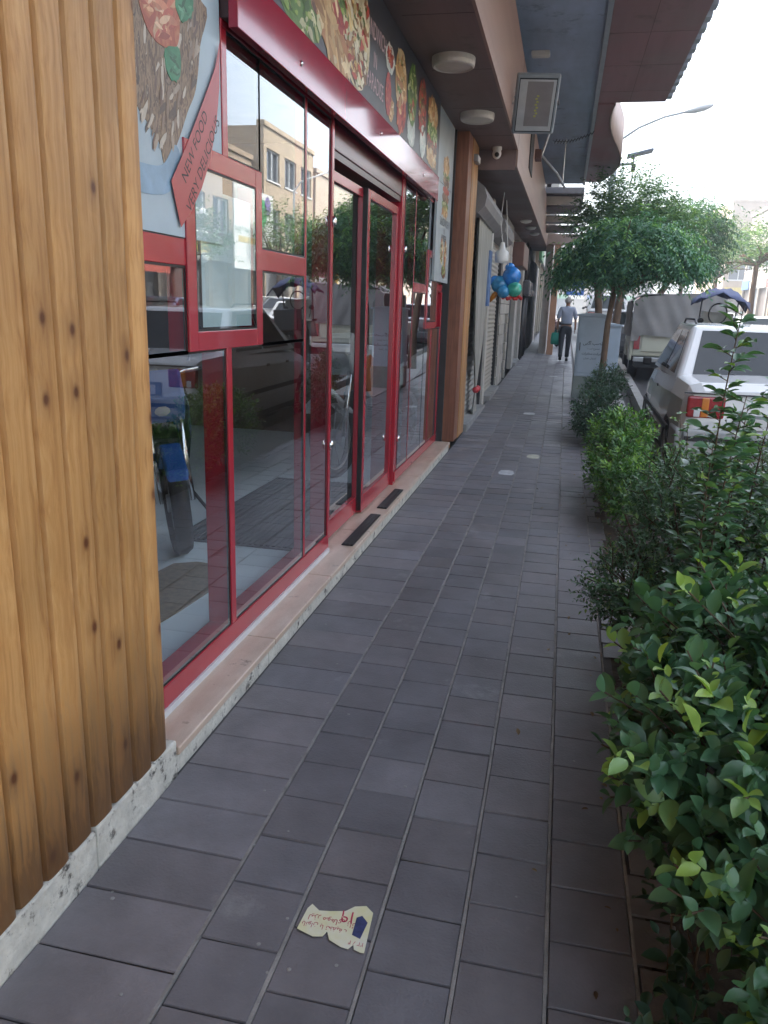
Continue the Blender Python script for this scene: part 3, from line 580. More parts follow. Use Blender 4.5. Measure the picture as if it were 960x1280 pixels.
FD=[(3.66,2.93,.40,.16,-.1,P_GRN,90,.035,1.2),(3.60,3.15,.40,.13,-.1,P_BRD,40,.06,1.8),(3.72,3.05,.36,.05,-.15,P_RED,26,.03,1.6),(3.80,2.99,.3,.05,-.2,P_MEAT,24,.03,1.6),
(4.20,2.95,.36,.15,-.42,P_BRD,60,.05,2.),(4.22,3.07,.34,.06,-.42,P_RED,30,.03,2.),(4.28,3.15,.28,.05,-.42,P_GRN,34,.028,1.3),
(4.70,3.08,.29,.30,0,P_PIZ,150,.035,1.1),(4.72,2.92,.22,.12,0,P_MEAT+P_PIZ,60,.025,1.8),
(5.55,3.17,.13,.085,0,P_PAL,14,.03,1.4),(5.55,3.18,.10,.06,0,P_RED,26,.02,1.3),(5.52,2.95,.085,.13,0,P_RED,26,.03,.8),(5.62,2.88,.08,.07,.4,P_BRD,20,.028,1.2),
(5.92,3.12,.19,.21,.3,P_BRD,60,.04,1.4),(5.88,3.14,.12,.12,.3,P_GRN+P_RED,34,.026,1.3),(5.96,2.94,.16,.13,.5,P_RED,34,.045,1.6),
(6.34,3.14,.17,.21,0,P_GRN,80,.034,1.),(6.36,3.05,.09,.07,0,P_RED,18,.024,1.1),(6.34,2.91,.15,.12,0,P_PAL,26,.05,1.),
(6.78,3.16,.17,.21,0,P_RED+P_MEAT,70,.034,1.3),(6.72,3.2,.08,.1,0,P_GRN,18,.024,1.1),(6.84,2.92,.13,.12,0,P_PAL,22,.045,1.),
(7.30,3.22,.25,.11,0,P_BRD,40,.05,1.6),(7.30,3.08,.27,.07,0,P_GRN,44,.03,1.3),(7.30,3.01,.25,.05,0,P_RED,24,.03,1.6),(7.30,2.95,.26,.06,0,P_MEAT,30,.03,1.6),(7.30,2.87,.25,.07,0,P_BRD,30,.04,1.6),(3.18,3.05,.14,.2,0,P_RED+P_GRN,40,.03,1.2)]
for k,(cy,cz,a_,b_,ro,pal,n_,sz,st_) in enumerate(FD): collage(bn,'printed_food',-1.2605+.0002*(k%6),cy,cz,a_,b_,pal,n_,sz,ro,pal[0],k,st_,.00003)
INK=mat('pale_pink_lettering',(.58,.42,.45),rough=.5)
mb=MB(); text(mb,'SANDWICH',.100,lambda u,v:(-1.2605,5.16+u,3.19+v*1.35)); text(mb,'IN',.09,lambda u,v:(-1.2605,5.14+u,3.04+v*1.35)); text(mb,'PARADISE',.100,lambda u,v:(-1.2605,5.16+u,2.91+v*1.35))
mb.build('lettering',INK,bn,fix=False)
# tall side sign
ss=T('burger_sign','tall pale grey vertical burger sign between banner and post','sign',(-1.29,8.2,2.5))
MB().box(-1.312,-1.288,7.76,8.84,2.79,3.42).box(-1.312,-1.288,7.9,8.84,1.86,2.785).build('board',mat('pale_grey_print',(.36,.42,.44),rough=.45,var=.08),ss)
for k,(cy,cz,a_,b_,pal,n_,sz) in enumerate(((8.38,2.98,.2,.08,P_BRD,26,.045),(8.4,2.89,.22,.04,P_GRN,22,.026),(8.4,2.83,.20,.05,P_MEAT,20,.03),(8.42,2.75,.21,.035,P_RED,14,.03),(8.4,2.68,.22,.05,P_MEAT,20,.03),(8.4,2.61,.22,.045,P_GRN,20,.026),(8.4,2.55,.2,.05,P_BRD,16,.04),
        (8.32,2.16,.1,.13,P_PIZ,40,.026),(8.56,2.16,.09,.13,P_BRD+P_PIZ,34,.026),(8.5,1.97,.15,.07,P_MEAT+P_GRN,34,.026))):
    collage(ss,'printed_food',-1.2865,cy,cz,a_,b_,pal,n_,sz,0,pal[0],60+k,1.4,.00003)
mb=MB(); text(mb,'SANDWICH',.11,lambda u,v:(-1.2865,8.4+u,2.44+v)); text(mb,'IN',.08,lambda u,v:(-1.2865,8.42+u,2.36+v)); text(mb,'BURGER',.09,lambda u,v:(-1.2865,8.42+u,2.29+v)); mb.build('lettering',BLKINK,ss,fix=False)
# ---------------------------------------------------------------- lamps on the soffit
LW=mat('white_lamp_plastic',(.55,.53,.50),rough=.35,var=.05)
def clight(x,y,z,label,r=.125,g='round ceiling lights under the brown soffit'):
    t=T('ceiling_light',label,'ceiling light',(x,y,z),g)
    MB().lathe((x,y,z),(0,0,-1),[(0.01,0),(r,0),(r,.035),(r*.97,.06),(r*.9,.068),(r*.84,.060)],28).build('housing',LW,t,smooth=False)
    MB().lathe((x,y,z),(0,0,-1),[(r*.84,.058),(r*.5,.064),(0.001,.066)],24).build('diffuser',mat('frosted_diffuser',(.62,.60,.55),rough=.6),t,smooth=True)
clight(-.985,6.5,3.43,'nearer of the two round white lights under the brown soffit',.165); clight(-.99,8.25,3.43,'farther of the two round white lights under the brown soffit, by the post',.165)
def bar(x,y,z,label):
    t=T('slab_light',label,'light',(x,y,z),'oblong white lights under the grey slab')
    MB().box(x-.11,x+.11,y-.07,y+.07,z-.05,z).build('housing',LW,t,bevel=.01); MB().box(x-.095,x+.095,y-.055,y+.055,z-.056,z-.0505).build('diffuser',mat('frosted_diffuser',(.62,.60,.55)),t)
bar(-.56,8.55,4.62,'nearer oblong white light under the blue-grey balcony slab'); bar(-.55,10.6,4.62,'farther oblong white light under the blue-grey balcony slab')
# floodlight hung on the fascia edge
c=Vector((-.47,8.75,3.62)); fl=T('floodlight','square grey LED floodlight tilted down beside the brown fascia','floodlight',tuple(c))
nrm=Vector((.12,-.80,-.59)).normalized(); u_=Vector((0,0,1)).cross(nrm).normalized(); v_=nrm.cross(u_)
W_,H_=.215,.29
MB().obox(c,u_*W_,v_*H_,nrm*.035).build('housing',mat('grey_cast_housing',(.26,.30,.33),rough=.4,metal=.2),fl,bevel=.02,seg=3)
MB().obox(c+nrm*.037,u_*(W_-.03),v_*(H_-.03),nrm*.003).build('glass_bed',mat('black_glass_bed',(.02,.025,.03),rough=.15),fl)
mb=MB(); q=c+nrm*.041; aa=.178;bb=.25
P=[q-u_*aa-v_*bb,q+u_*aa-v_*bb,q+u_*aa+v_*bb,q-u_*aa+v_*bb]; I=[q+nrm*.003-u_*aa*.58-v_*bb*.80,q+nrm*.003+u_*aa*.84-v_*bb*.80,q+nrm*.003+u_*aa*.84+v_*bb*.93,q+nrm*.003-u_*aa*.58+v_*bb*.93]
mb.add(P+I,[(0,1,5,4),(1,2,6,5),(2,3,7,6),(3,0,4,7),(4,5,6,7)]).build('reflector',mat('silver_reflector',(.50,.53,.55),rough=.3,metal=.2),fl)
MB().add([p_+nrm*.0008 for p_ in I],[(0,1,2,3)]).build('led_plate',mat('grey_led_plate',(.24,.23,.24),rough=.3),fl,fix=False)
mb=MB()
for k in range(8): mb.obox(q+nrm*.006+v_*(-.10+.028*k)+u_*(.012*(k%2)),u_*.011,v_*.008,nrm*.002)
mb.build('led_chip',mat('yellow_phosphor',(.42,.42,.10),rough=.5),fl)
MB().tube([c-u_*.23,c-u_*.235-nrm*.12,c-u_*.23-nrm*.16],.012,6).tube([c+u_*.23,c+u_*.235-nrm*.12,c+u_*.23-nrm*.16],.012,6).tube([c+u_*.23-nrm*.16,c-u_*.23-nrm*.16,(-.70,8.9,3.8)],.012,6).build('bracket',STEEL,fl)
# dome camera
cc=(-.93,9.85,3.43); sc_=T('security_camera','small white dome camera under the soffit by the post','camera',cc)
MB().lathe(cc,(0,0,-1),[(.01,0),(.055,0),(.055,.03),(.048,.04)],18).ball((cc[0],cc[1]-.01,cc[2]-.075),.052,16,10,(1,1,1.15)).build('housing',WHITE,sc_,smooth=True)
MB().lathe((cc[0]+.005,cc[1]-.05,cc[2]-.09),(0.1,-1,-.4),[(.026,0),(.026,.012),(.001,.014)],14).build('lens',BLACK,sc_,smooth=True)
# small spot on the post top
t=T('post_spotlight','small dark wall spotlight near the top of the pine post','light',(-1.13,9.5,3.25))
MB().box(-1.148,-1.09,9.35,9.6,3.19,3.27).build('housing',GREYP,t,bevel=.01); MB().box(-1.09,-1.086,9.37,9.58,3.2,3.26).build('lens',WHITE,t)
# three little shell lamps under the far soffit
for k,(y,x) in enumerate(((17,-.93),(18.6,-.9),(20.3,-.88))):
    z=3.25+gz(y)*.9
    MB().lathe((x,y,z),(0,0,-1),[(.11,0),(.12,.02),(.09,.05),(.001,.07)],16).build('downlight',WHITE,smooth=True)
    tag(bpy.data.objects['downlight' if k==0 else 'downlight.%03d'%k],['nearest','middle','farthest'][k]+' of three white downlights under the long brown soffit','light','white downlights under the long soffit')
# door mats on the threshold, interior mats
for k,(y0,y1,l) in enumerate(((4.62,5.42,'longer black rubber strip mat on the pink threshold, nearer the camera'),(5.62,6.28,'shorter black rubber strip mat on the pink threshold, by the dark door post'))):
    mb=MB().box(-1.275,-1.20,y0,y1,.1015,.109)
    for j in range(3): mb.box(-1.27+.026*j,-1.255+.026*j,y0+.01,y1-.01,.109,.112)
    tag(mb.build('strip_mat',BLACK),l,'mat','black strip mats on the threshold')
mb=MB().box(-2.35,-1.52,4.4,6.35,.1,.108)
for j in range(21): mb.box(-2.34+.039*j,-2.318+.039*j,4.42,6.33,.108,.116)
tag(mb.build('ribbed_mat',mat('dark_ribbed_rubber',(.05,.05,.052),rough=.6)),'large dark ribbed mat on the pale floor inside the door','mat')
mb=MB(); P=smoothpoly([(-2.05,3.15),(-1.78,3.05),(-1.74,3.9),(-2.1,3.95)],3,.012); mb.prism(P,lambda a,b:(a,b,.108),lambda a,b:(a,b,.101))
tag(mb.build('doormat',mat('tan_coir',(.22,.17,.11),rough=.95,var=.25,scale=30)),'frayed tan doormat on the pale floor behind the first window','mat')
# a coat hung by the window, counter inside
t=T('counter','brown wooden serving counter deep inside the shop','counter',(-4.6,5.5,.1))
MB().box(-4.9,-4.3,3.2,7.6,.1,1.05).build('front',mat('dark_brown_counter',(.09,.05,.03),rough=.4),t,bevel=.01); MB().box(-4.95,-4.25,3.15,7.65,1.05,1.09).build('top',mat('counter_top',(.3,.28,.25),rough=.3),t)
# ---------------------------------------------------------------- paper stuck on the pavement, faded stickers
lp=T('leaflet','torn yellow leaflet with red writing stuck on the nearest paving','paper',(-.455,1.66,.01))
P=[(-.548,1.615),(-.50,1.600),(-.475,1.607),(-.468,1.625),(-.455,1.600),(-.42,1.585),(-.40,1.583),(-.39,1.60),(-.385,1.585),(-.366,1.580),(-.357,1.581),(-.362,1.66),(-.366,1.718),(-.39,1.738),(-.42,1.728),(-.44,1.706),(-.48,1.695),(-.51,1.690),(-.535,1.708),(-.543,1.69)]
MB().prism(P,lambda a,b:(a,b,.0092),lambda a,b:(a,b,.0084)).build('sheet',mat('yellow_cream_paper',(.62,.60,.30),rough=.6,var=.12,scale=14,col2=(.66,.66,.58)),lp)
RI=mat('crimson_ink',(.42,.03,.08),rough=.6)
def up(cx,cy,s_=1): return lambda u,v:(cx-u*s_*.9,cy-v*s_,.0098)
mb=MB(); text(mb,'۱۹',.06,up(-.43,1.688)); text(mb,fa('لیزر موهای زائد'),.026,up(-.462,1.662)); text(mb,fa('بانوان با تخفیف'),.022,up(-.48,1.636)); text(mb,'۲۲ ۸۴',.020,up(-.385,1.605))
mb.build('lettering',RI,lp,fix=False)
MB().prism([(-.402,1.63),(-.378,1.622),(-.372,1.68),(-.392,1.70),(-.405,1.69)],lambda a,b:(a,b,.0100),lambda a,b:(a,b,.0095)).build('printed_figure',mat('navy_print',(.03,.04,.12),rough=.5,var=.3,scale=60),lp)
for k,(x,y,a_,l) in enumerate(((-.44,7.81,.13,'nearest white faded sticker on the pavement past the threshold end'),(-.21,8.83,.12,'yellowish faded sticker on the pavement past the threshold end'),(-.40,12.2,.15,'white faded sticker on the pavement before the tied curtain'),(-.14,18.3,.17,'small pale sticker on the pavement left of the cabinet'),(.10,21.6,.16,'small pale sticker on the pavement behind the walking man'),(-1.02,20.4,.12,'scrap of white paper at the foot of the shop wall'))):
    z=gz(y)+.0085; mb=MB(); P=smoothpoly([(x-a_/2,y-.09),(x+a_/2,y-.1),(x+a_/2,y+.1),(x-a_/2+.01,y+.09)],2,.006)
    mb.prism(P,lambda a,b:(a,b,z+(b-y)*.018),lambda a,b:(a,b,z-.0015+(b-y)*.018)); tag(mb.build('pavement_sticker',mat('faded_sticker_yellow',(.42,.41,.33),rough=.7,var=.2,scale=20) if k==1 else mat('faded_sticker',(.42,.43,.44),rough=.7,var=.25,scale=20)),l,'sticker','faded stickers on the pavement')
# specks of gum and leaf litter
mb=MB()
for k in range(60):
    x=random.uniform(-1.1,.3); y=1.2+8*random.random()**1.5; mb.lathe((x,y,gz(y)+.006),(0,0,1),[(.006*random.uniform(.5,1.2),0),(.004,.0012),(.0005,.0014)],7)
tag(mb.build('chewing_gum',mat('pale_gum',(.26,.26,.25),rough=.8)),kind='stuff',label='tiny pale chewing gum specks over the near pavement',cat='gum specks')
# ---------------------------------------------------------------- tied curtain, toys, cable lamp
t=T('tied_curtain','grey plastic curtain gathered low with a red ribbon','curtain',(-1.2,11.5,0))
mb=MB(); n=26; zs=[.07,.22,.40,.46,.52,.75,1.1,1.8,2.75]; wd=[.30,.22,.10,.08,.10,.30,.6,.85,.95]
vs=[]
for z,w_ in zip(zs,wd):
    for k in range(n): u=k/(n-1)-.5; vs.append((-1.19+.025*math.cos(k*1.9)*(.4+.6*w_/.95),11.55+u*2*w_,z))
mb.add(vs,[(i*n+k,i*n+k+1,(i+1)*n+k+1,(i+1)*n+k) for i in range(len(zs)-1) for k in range(n-1)]).build('fabric',mat('grey_sheer_plastic',(.34,.34,.31),rough=.35,var=.12,scale=4,stretch=(1,6,.4)),t,smooth=True,fix=False)
mb=MB().ball((-1.17,11.43,.46),.085,10,7,(.6,1,.55)).ball((-1.17,11.67,.46),.085,10,7,(.6,1,.55)).ball((-1.15,11.55,.46),.035,10,7)
mb.build('ribbon',mat('red_ribbon',(.5,.04,.05),rough=.5),t,smooth=True)
bx,by,bz=-.93,13.0,2.02
t=T('toy_bundle','net of blue and green inflatable toy balls hanging outside a shop','toys',(bx,by,2.3))
for (dx,dy,dz,r,cn,cl) in ((.06,0,.10,.15,'bright_blue_vinyl',(.03,.22,.62)),(-.12,.02,-.03,.14,'globe_blue_vinyl',(.04,.26,.5)),(.12,-.05,-.10,.12,'mint_green_vinyl',(.06,.45,.32)),(-.05,-.1,-.14,.10,'globe_blue_vinyl',None),(.02,.06,.23,.08,'bright_blue_vinyl',None),(-.2,.03,.02,.09,'bright_blue_vinyl',None)):
    MB().ball((bx+dx,by+dy,bz+dz),r).build('ball',mat(cn,cl,rough=.25,coat=.4,var=.35,scale=9) if cl else MATS[cn],t,smooth=True)
mb=MB()
for k in range(9): mb.ball((bx-.05+.035*k,by-.05,bz-.23+.02*math.sin(k*2)),.03,8,6)
mb.build('red_trim',mat('red_vinyl',(.55,.03,.03),rough=.3),t,smooth=True)
MB().tube([(bx-.14,by,bz-.12),(bx-.2,by,bz-.2),(bx-.27,by,bz-.30)],[.03,.045,.02],8).build('orange_tail',mat('orange_vinyl',(.6,.22,.02),rough=.3),t,smooth=True)
MB().tube([(bx,by,bz+.2),(bx-.1,by,3.25)],.006,5).build('cord',WHITE,t)
t=T('hanging_lamp','white bulb lamp hanging above the toy balls','lamp',(-1.0,12.4,2.4))
MB().lathe((-1.0,12.4,2.28),(0,0,1),[(.001,0),(.09,.01),(.10,.05),(.10,.16),(.05,.20),(.03,.30),(.001,.31)],16).build('shade',WHITE,t,smooth=True); MB().tube([(-1,12.4,2.58),(-1.05,12.4,2.9),(-1.02,12.4,3.28)],.006,5).build('cable',WHITE,t)
t=T('blue_banner','narrow blue and white banner hanging by the white pillar','sign',(-1.15,12.7,2)); MB().box(-1.18,-1.15,12.2,12.5,1.65,2.45).build('cloth',mat('blue_banner_cloth',(.05,.12,.3),rough=.7,col2=(.2,.3,.5),scale=5),t)
# gas pipes and meters
for k,(ys,l) in enumerate((((22.7,23.3),'nearer pair of black gas pipes with valves on the white pillar'),((24.2,24.8),'farther pair of black gas pipes with valves on the white pillar'))):
    t=T('gas_riser',l,'gas pipe',(-1.15,ys[0],gz(22)),'gas risers on the white pillars')
    for y in ys:
        MB().tube([(-1.15,y,gz(y)),(-1.15,y,2.0)],.035,8).tube([(-1.15,y,2.4),(-1.15,y,3.4)],.02,8).build('pipe',IRON,t,smooth=True)
    MB().box(-1.19,-1.0,ys[0]-.1,ys[1]+.1,2.0,2.42).build('gas_meter',mat('grey_gas_meter',(.12,.12,.13),rough=.5),t,bevel=.05,seg=3)
    MB().tube([(-1.12,ys[0],2.1),(-.95,ys[0]+.1,2.15),(-.9,ys[0]+.2,2.0)],.025,6).build('valve',STEEL,t)
# bracket lamp and barbed decoration on the upper fascia
t=T('wall_bracket','rusty angled steel bracket sticking out of the fascia under the slab','bracket',(-.7,14.2,4.1))
MB().box(-.70,-.60,14.0,14.3,4.02,4.16).build('base',mat('rusty_brown',(.12,.05,.035)),t); MB().tube([(-.6,14.2,4.1),(-.35,15.0,3.95),(-.2,15.6,3.8)],.022,6).tube([(-.6,14.2,4.1),(-.45,14.2,4.6)],.018,6).tube([(-.24,15.5,3.82),(-.24,15.5,4.6)],.01,5).build('arm',STEEL,t)
mb=MB(); 
for k in range(13):
    a=Vector((-.45+.05*k,14.6,4.40-.05*math.sin(k/12*math.pi)+.008*k)); b=Vector((-.40+.05*k,14.6,4.40-.05*math.sin((k+1)/12*math.pi)+.008*k)); mb.tube([a,b],.006,4); mb.tube([b+Vector((-.02,0,-.03)),b+Vector((.02,0,.035))],.008,4)
tag(mb.build('light_string',IRON),'thin dark string of tiny lights strung below the slab','string lights')
# ---------------------------------------------------------------- next building beyond: beam, column, stripes
nb=T('corner_building','building past the shops with beige beam, orange column and striped canopy front','building',(-1,26,.2))
mb=MB().box(-.84,.22,21.2,25.2,4.46,4.60)
for k,(z,h) in enumerate(((4.30,.16),(4.12,.17),(3.93,.18),(3.74,.18))): mb.box(-.72,.17-.02*k,21.5+.55*k,22.0+.55*k,z,z+h-.02)
mb.build('canopy_step',mat('grey_canopy_panel',(.22,.21,.22),rough=.6,var=.12),nb)
for a_ in ((-.70,.15,21.46,21.495,4.22,4.42),(-.70,.10,22.55,22.595,3.93,4.07)): MB().box(*a_).build('pale_stripe',mat('pale_cream_panel',(.46,.43,.38),rough=.6),nb)
MB().box(-.72,.30,25.2,25.6,3.56,3.86).build('beam',mat('beige_render',(.42,.33,.29)),nb,bevel=.01)
MB().box(-.46,-.27,25.25,25.5,gz(25),3.56).build('column',mat('orange_render',(.46,.25,.15),rough=.7,var=.1),nb,bevel=.01)
MB().box(-.72,-.50,25.6,32,gz(25),8).build('wall',PW,nb); MB().box(-.25,.05,26.5,26.6,2.4,3.55).build('hanging_panel',mat('grey_hanging_panel',(.10,.10,.11)),nb)
# ---------------------------------------------------------------- utility cabinets
CAB=mat('blue_grey_cabinet_paint',(.36,.44,.53),rough=.5,var=.08,scale=3,bump=.05,dirt=((.36,.38,.39),4,.66))
def cabinet(x0,x1,y0,y1,zb,zt,label,writing):
    z=gz(y0); t=T('utility_cabinet',label,'utility cabinet',((x0+x1)/2,y0,z))
    MB().box(x0-.01,x1+.01,y0-.01,y1+.01,z-.1,z+zb).build('concrete_base',mat('painted_concrete_base',(.22,.26,.25),rough=.85,var=.12,scale=6),t,bevel=.008)
    MB().box(x0,x1,y0,y1,z+zb,z+zt).build('body',CAB,t,bevel=.012)
    MB().prism([(x0-.03,0),(x1+.03,0),(x1+.03,.03),((x0+x1)/2+.1,.06),((x0+x1)/2-.1,.06),(x0-.03,.03)],lambda a,b:(a,y0-.03,z+zt+b),lambda a,b:(a,y1+.03,z+zt+b)).build('lid',CAB,t,bevel=.006)
    d=MB().box(x0+.03,x1-.03,y0-.012,y0-.001,z+zb+.06,z+zt-.04).build('door',CAB,t,bevel=.005)
    MB().box(x0+.05,x0+.065,y0-.03,y0-.012,z+(zb+zt)/2-.07,z+(zb+zt)/2+.07).build('handle',IRON,d)
    if writing:
        mb=MB(); f=lambda cx,cz:(lambda u,v:(cx+u,y0-.0135,cz+v))
        text(mb,fa('نصب آگهی'),.075,f((x0+x1)/2+.03,z+.98),bold=.001); text(mb,fa('ممنوع است'),.045,f((x0+x1)/2+.05,z+.89)); text(mb,fa('شرکت مخابرات'),.055,f((x0+x1)/2+.03,z+.80),bold=.001); text(mb,fa('استان تهران'),.045,f((x0+x1)/2+.0,z+.72))
        mb.build('lettering',mat('dark_grey_stencil',(.03,.035,.05)),d,fix=False)
cabinet(.255,.745,14.5,15.0,.40,1.44,'tall blue-grey street cabinet with stencilled writing beside the thin tree trunk',True)
cabinet(.66,1.12,16.4,16.9,.3,1.22,'shorter blue cabinet standing just behind the one with writing',False)
# ---------------------------------------------------------------- vehicles
TYRE=mat('tyre_rubber',(.02,.02,.021),rough=.75,var=.2); RIM=mat('silver_rim',(.45,.46,.47),rough=.3,metal=.8); 
TAIL=mat('red_tail_lamp',(.26,.018,.02),rough=.15,coat=.5,var=.35,scale=22); AMB=mat('amber_lamp',(.6,.2,.03),rough=.15,coat=.5); HEAD=mat('clear_headlamp',(.6,.62,.64),rough=.1,coat=.7)
BUMP=mat('grey_bumper',(.32,.33,.33),rough=.5); PLATE=mat('white_plate',(.6,.6,.58),rough=.4)
def paint(n,c,r=.22): return mat(n,c,rough=r,var=.03,scale=2,coat=.6,spec=.5)
def cut_wheels(o,ws,r,W):
    dg=bpy.context.evaluated_depsgraph_get
    c=MB()
    for y in ws: 
        for s_ in(-1,1): c.lathe((s_*(W/2+.2),y,r*.98),(-s_,0,0),[(.001,0),(r*1.13,0),(r*1.13,.42),(.001,.42)],28)
    co=c.build('cutter',None); m=o.modifiers.new('b','BOOLEAN'); m.object=co; m.operation='DIFFERENCE'; m.solver='EXACT'
    me=bpy.data.meshes.new_from_object(o.evaluated_get(dg())); o.modifiers.clear(); o.data=me; cm=co.data; bpy.data.objects.remove(co); bpy.data.meshes.remove(cm)
def car(label,pm,kind='sedan',L=4.3,W=1.68,H=1.43,loc=(0,0,0),rz=0,group='cars parked along the kerb',kk=None,cat='car',name='parked_car',bump=None,rail=False,platewrite=None):
    t=T(name,label,cat,(0,0,0),group); h=L/2; belt=.96*H/1.43; r=.30
    if kind=='sedan': st=[(-h,.36,.66,.80),(-h+.03,.26,.93,.88),(-h+.12,.22,1.00,.93),(-h+.75,.2,1.03,.985),(-.7,.2,1.0,1),(.5,.2,.97,1),(h-1.05,.2,.95,.985),(h-.35,.22,.82,.94),(h-.06,.28,.70,.88),(h,.36,.56,.80)]
    else: st=[(-h,.36,.72,.84),(-h+.03,.26,.95,.92),(-h+.15,.22,1.0,.96),(-.7,.2,.99,1),(.5,.2,.97,1),(h-1.0,.2,.96,.985),(h-.35,.22,.84,.94),(h-.06,.28,.70,.88),(h,.36,.56,.80)]
    k_=kk or H/1.43; mb=MB(); vs=[]; m_=15
    for (y,zb,zt,wf) in st:
        w_=W/2*wf; zt*=k_; hz=zt-zb; half=[(w_*.80,zb),(w_*.96,zb+.05),(w_,zb+hz*.3),(w_*1.0,zb+hz*.55),(w_*.985,zb+hz*.78),(w_*.93,zt-.035),(w_*.80,zt-.004),(0,zt+.015)]
        ring=[(-a,b) for a,b in half]+[(a,b) for a,b in reversed(half[:-1])]
        vs+=[(a,y,b) for a,b in ring]
    fs=[(i*m_+k,i*m_+(k+1)%m_,(i+1)*m_+(k+1)%m_,(i+1)*m_+k) for i in range(len(st)-1) for k in range(m_)]
    fs+=[tuple(range(m_)),tuple(range(len(st)*m_-1,(len(st)-1)*m_-1,-1))]
    body=mb.add(vs,fs).build('body',pm,t); wy=(-h+.78,h-.80)
    cut_wheels(body,wy,r,W)
    bm_=body.modifiers.new('bevel','BEVEL'); bm_.width=.018; bm_.segments=2; bm_.limit_method='ANGLE'; bm_.angle_limit=R(28)
    # greenhouse
    zb=.97*k_; zr=H
    if kind=='sedan': yb0,yr0,yr1,yb1=-h+.72,-h+1.28,.28,h-1.02
    elif kind=='van': yb0,yr0,yr1,yb1=-h+.08,-h+.16,h-1.25,h-.75
    else: yb0,yr0,yr1,yb1=-h+.14,-h+.52,.20,h-1.0
    wb,wr=W/2*.93,W/2*.74
    C=[(-wb,yb0,zb),(wb,yb0,zb),(wb,yb1,zb),(-wb,yb1,zb),(-wr,yr0,zr-.02),(wr,yr0,zr-.02),(wr,yr1,zr),(-wr,yr1,zr)]
    mx=[(0,(yr0*2+yr1)/3,zr+.035)]
    MB().add(C,[(4,5,6,7),(0,1,5,4),(1,2,6,5),(2,3,7,6),(3,0,4,7)]).build('roof',pm,t,bevel=.05,seg=3,fix=True)
    def panel(a,b,c,d,m0,m1,m2,m3,nm='window',off=.006):  # a,b bottom; c,d top ; margins left,right,bottom,top
        a,b,c,d=map(Vector,(a,b,c,d)); f=lambda u,v:a.lerp(b,u).lerp(d.lerp(c,u),v); n_=(b-a).cross(d-a).normalized()*off
        P=[f(m0,m2)+n_,f(1-m1,m2)+n_,f(1-m1,1-m3)+n_,f(m0,1-m3)+n_]; Q=[p-n_*1.6 for p in P]
        return MB().add(P+Q,[(0,1,2,3),(7,6,5,4),(0,4,5,1),(1,5,6,2),(2,6,7,3),(3,7,4,0)]).build(nm,CARGLASS,t)
    panel(C[0],C[1],C[5],C[4],.09,.09,.06,.10,'rear_window'); panel(C[2],C[3],C[7],C[6],.07,.07,.05,.08,'windscreen')
    for sgn in (0,1):
        a,b,c,d=(C[1],C[2],C[6],C[5]) if sgn==0 else (C[3],C[0],C[4],C[7])
        if sgn==0: panel(a,b,c,d,.12,.53,.08,.13,'side_window'); panel(a,b,c,d,.50,.10,.08,.13,'side_window')
        else: panel(a,b,c,d,.10,.50,.08,.13,'side_window'); panel(a,b,c,d,.53,.12,.08,.13,'side_window')
    for s_ in (-1,1):
        x=s_*W/2
        MB().box(min(s_*W*.24,s_*W*.44),max(s_*W*.24,s_*W*.44),-h-.012,-h+.05,.68*k_,.88*k_).build('tail_light',TAIL,t,bevel=.02)
        xo=s_*W*.345; MB().box(xo-.035,xo+.035,-h-.016,-h+.04,.69*k_,.87*k_).build('indicator',AMB,t,bevel=.01); MB().box(xo-.10,xo-.04,-h-.016,-h+.04,.69*k_,.76*k_).build('reversing_light',HEAD,t,bevel=.008)
        MB().box(min(s_*W*.27,s_*W*.42),max(s_*W*.27,s_*W*.42),h-.07,h-.005,.58*k_,.70*k_).build('headlight',HEAD,t,bevel=.02)
        mm=MB().box(s_*(W/2+.055)-.055,s_*(W/2+.055)+.055,h-1.28,h-1.22,zb+.0,zb+.10).build('side_mirror',BLACK,t,bevel=.02,seg=3)
        for y in (-.15,.65):
            MB().box(min(x*.995,x*1.003),max(x*.995,x*1.003),y-.09,y+.02,.80*k_,.83*k_).build('door_handle',BLACK,t)
        if rail: MB().tube([(s_*wr*.93,yr0+.1,zr+.0),(s_*wr*.93,yr0+.2,zr+.04),(s_*wr*.93,yr1-.2,zr+.045),(s_*wr*.93,yr1-.1,zr+.0)],.012,6).build('roof_rail',BLACK,t)
        for y in wy:
            wx=s_*(W/2-.10); tr=MB().lathe((wx-s_*.09,y,r),(s_,0,0),[(.17,0),(.27,0),(.298,.03),(.30,.09),(.298,.15),(.27,.18),(.19,.18)],28).build('wheel',TYRE,t,smooth=True)
            rm=MB().lathe((wx+s_*.06,y,r),(s_,0,0),[(.19,.025),(.175,.02),(.06,.0),(.05,.028),(.001,.03)],28)
            for q_ in range(8): a_=q_*math.pi/4; rm.obox((wx+s_*.07,y+.115*math.cos(a_),r+.115*math.sin(a_)),(s_*.008,0,0),(0,.06*math.cos(a_),.06*math.sin(a_)),(0,-.014*math.sin(a_),.014*math.cos(a_)))
            rm.build('rim',RIM,tr)
    bmn=bump or pm
    bb=MB(); bb.box(-W*.45,W*.45,-h-.07,-h+.1,.36,.58*k_).box(-W*.49,-W*.44,-h-.03,-h+.5,.36,.57*k_).box(W*.44,W*.49,-h-.03,-h+.5,.36,.57*k_)
    bb.build('rear_bumper',bmn,t,bevel=.03,seg=3)
    MB().box(-W*.45,W*.45,h-.08,h+.07,.34,.52*k_).build('front_bumper',bmn,t,bevel=.03,seg=3)
    MB().box(-W*.47,W*.47,-h+.3,h-.3,.18,.26).build('underbody',BLACK,t)
    pl=MB().box(-.26,.26,-h-.02,-h-.012,.60*k_,.70*k_).build('number_plate',PLATE,t); 
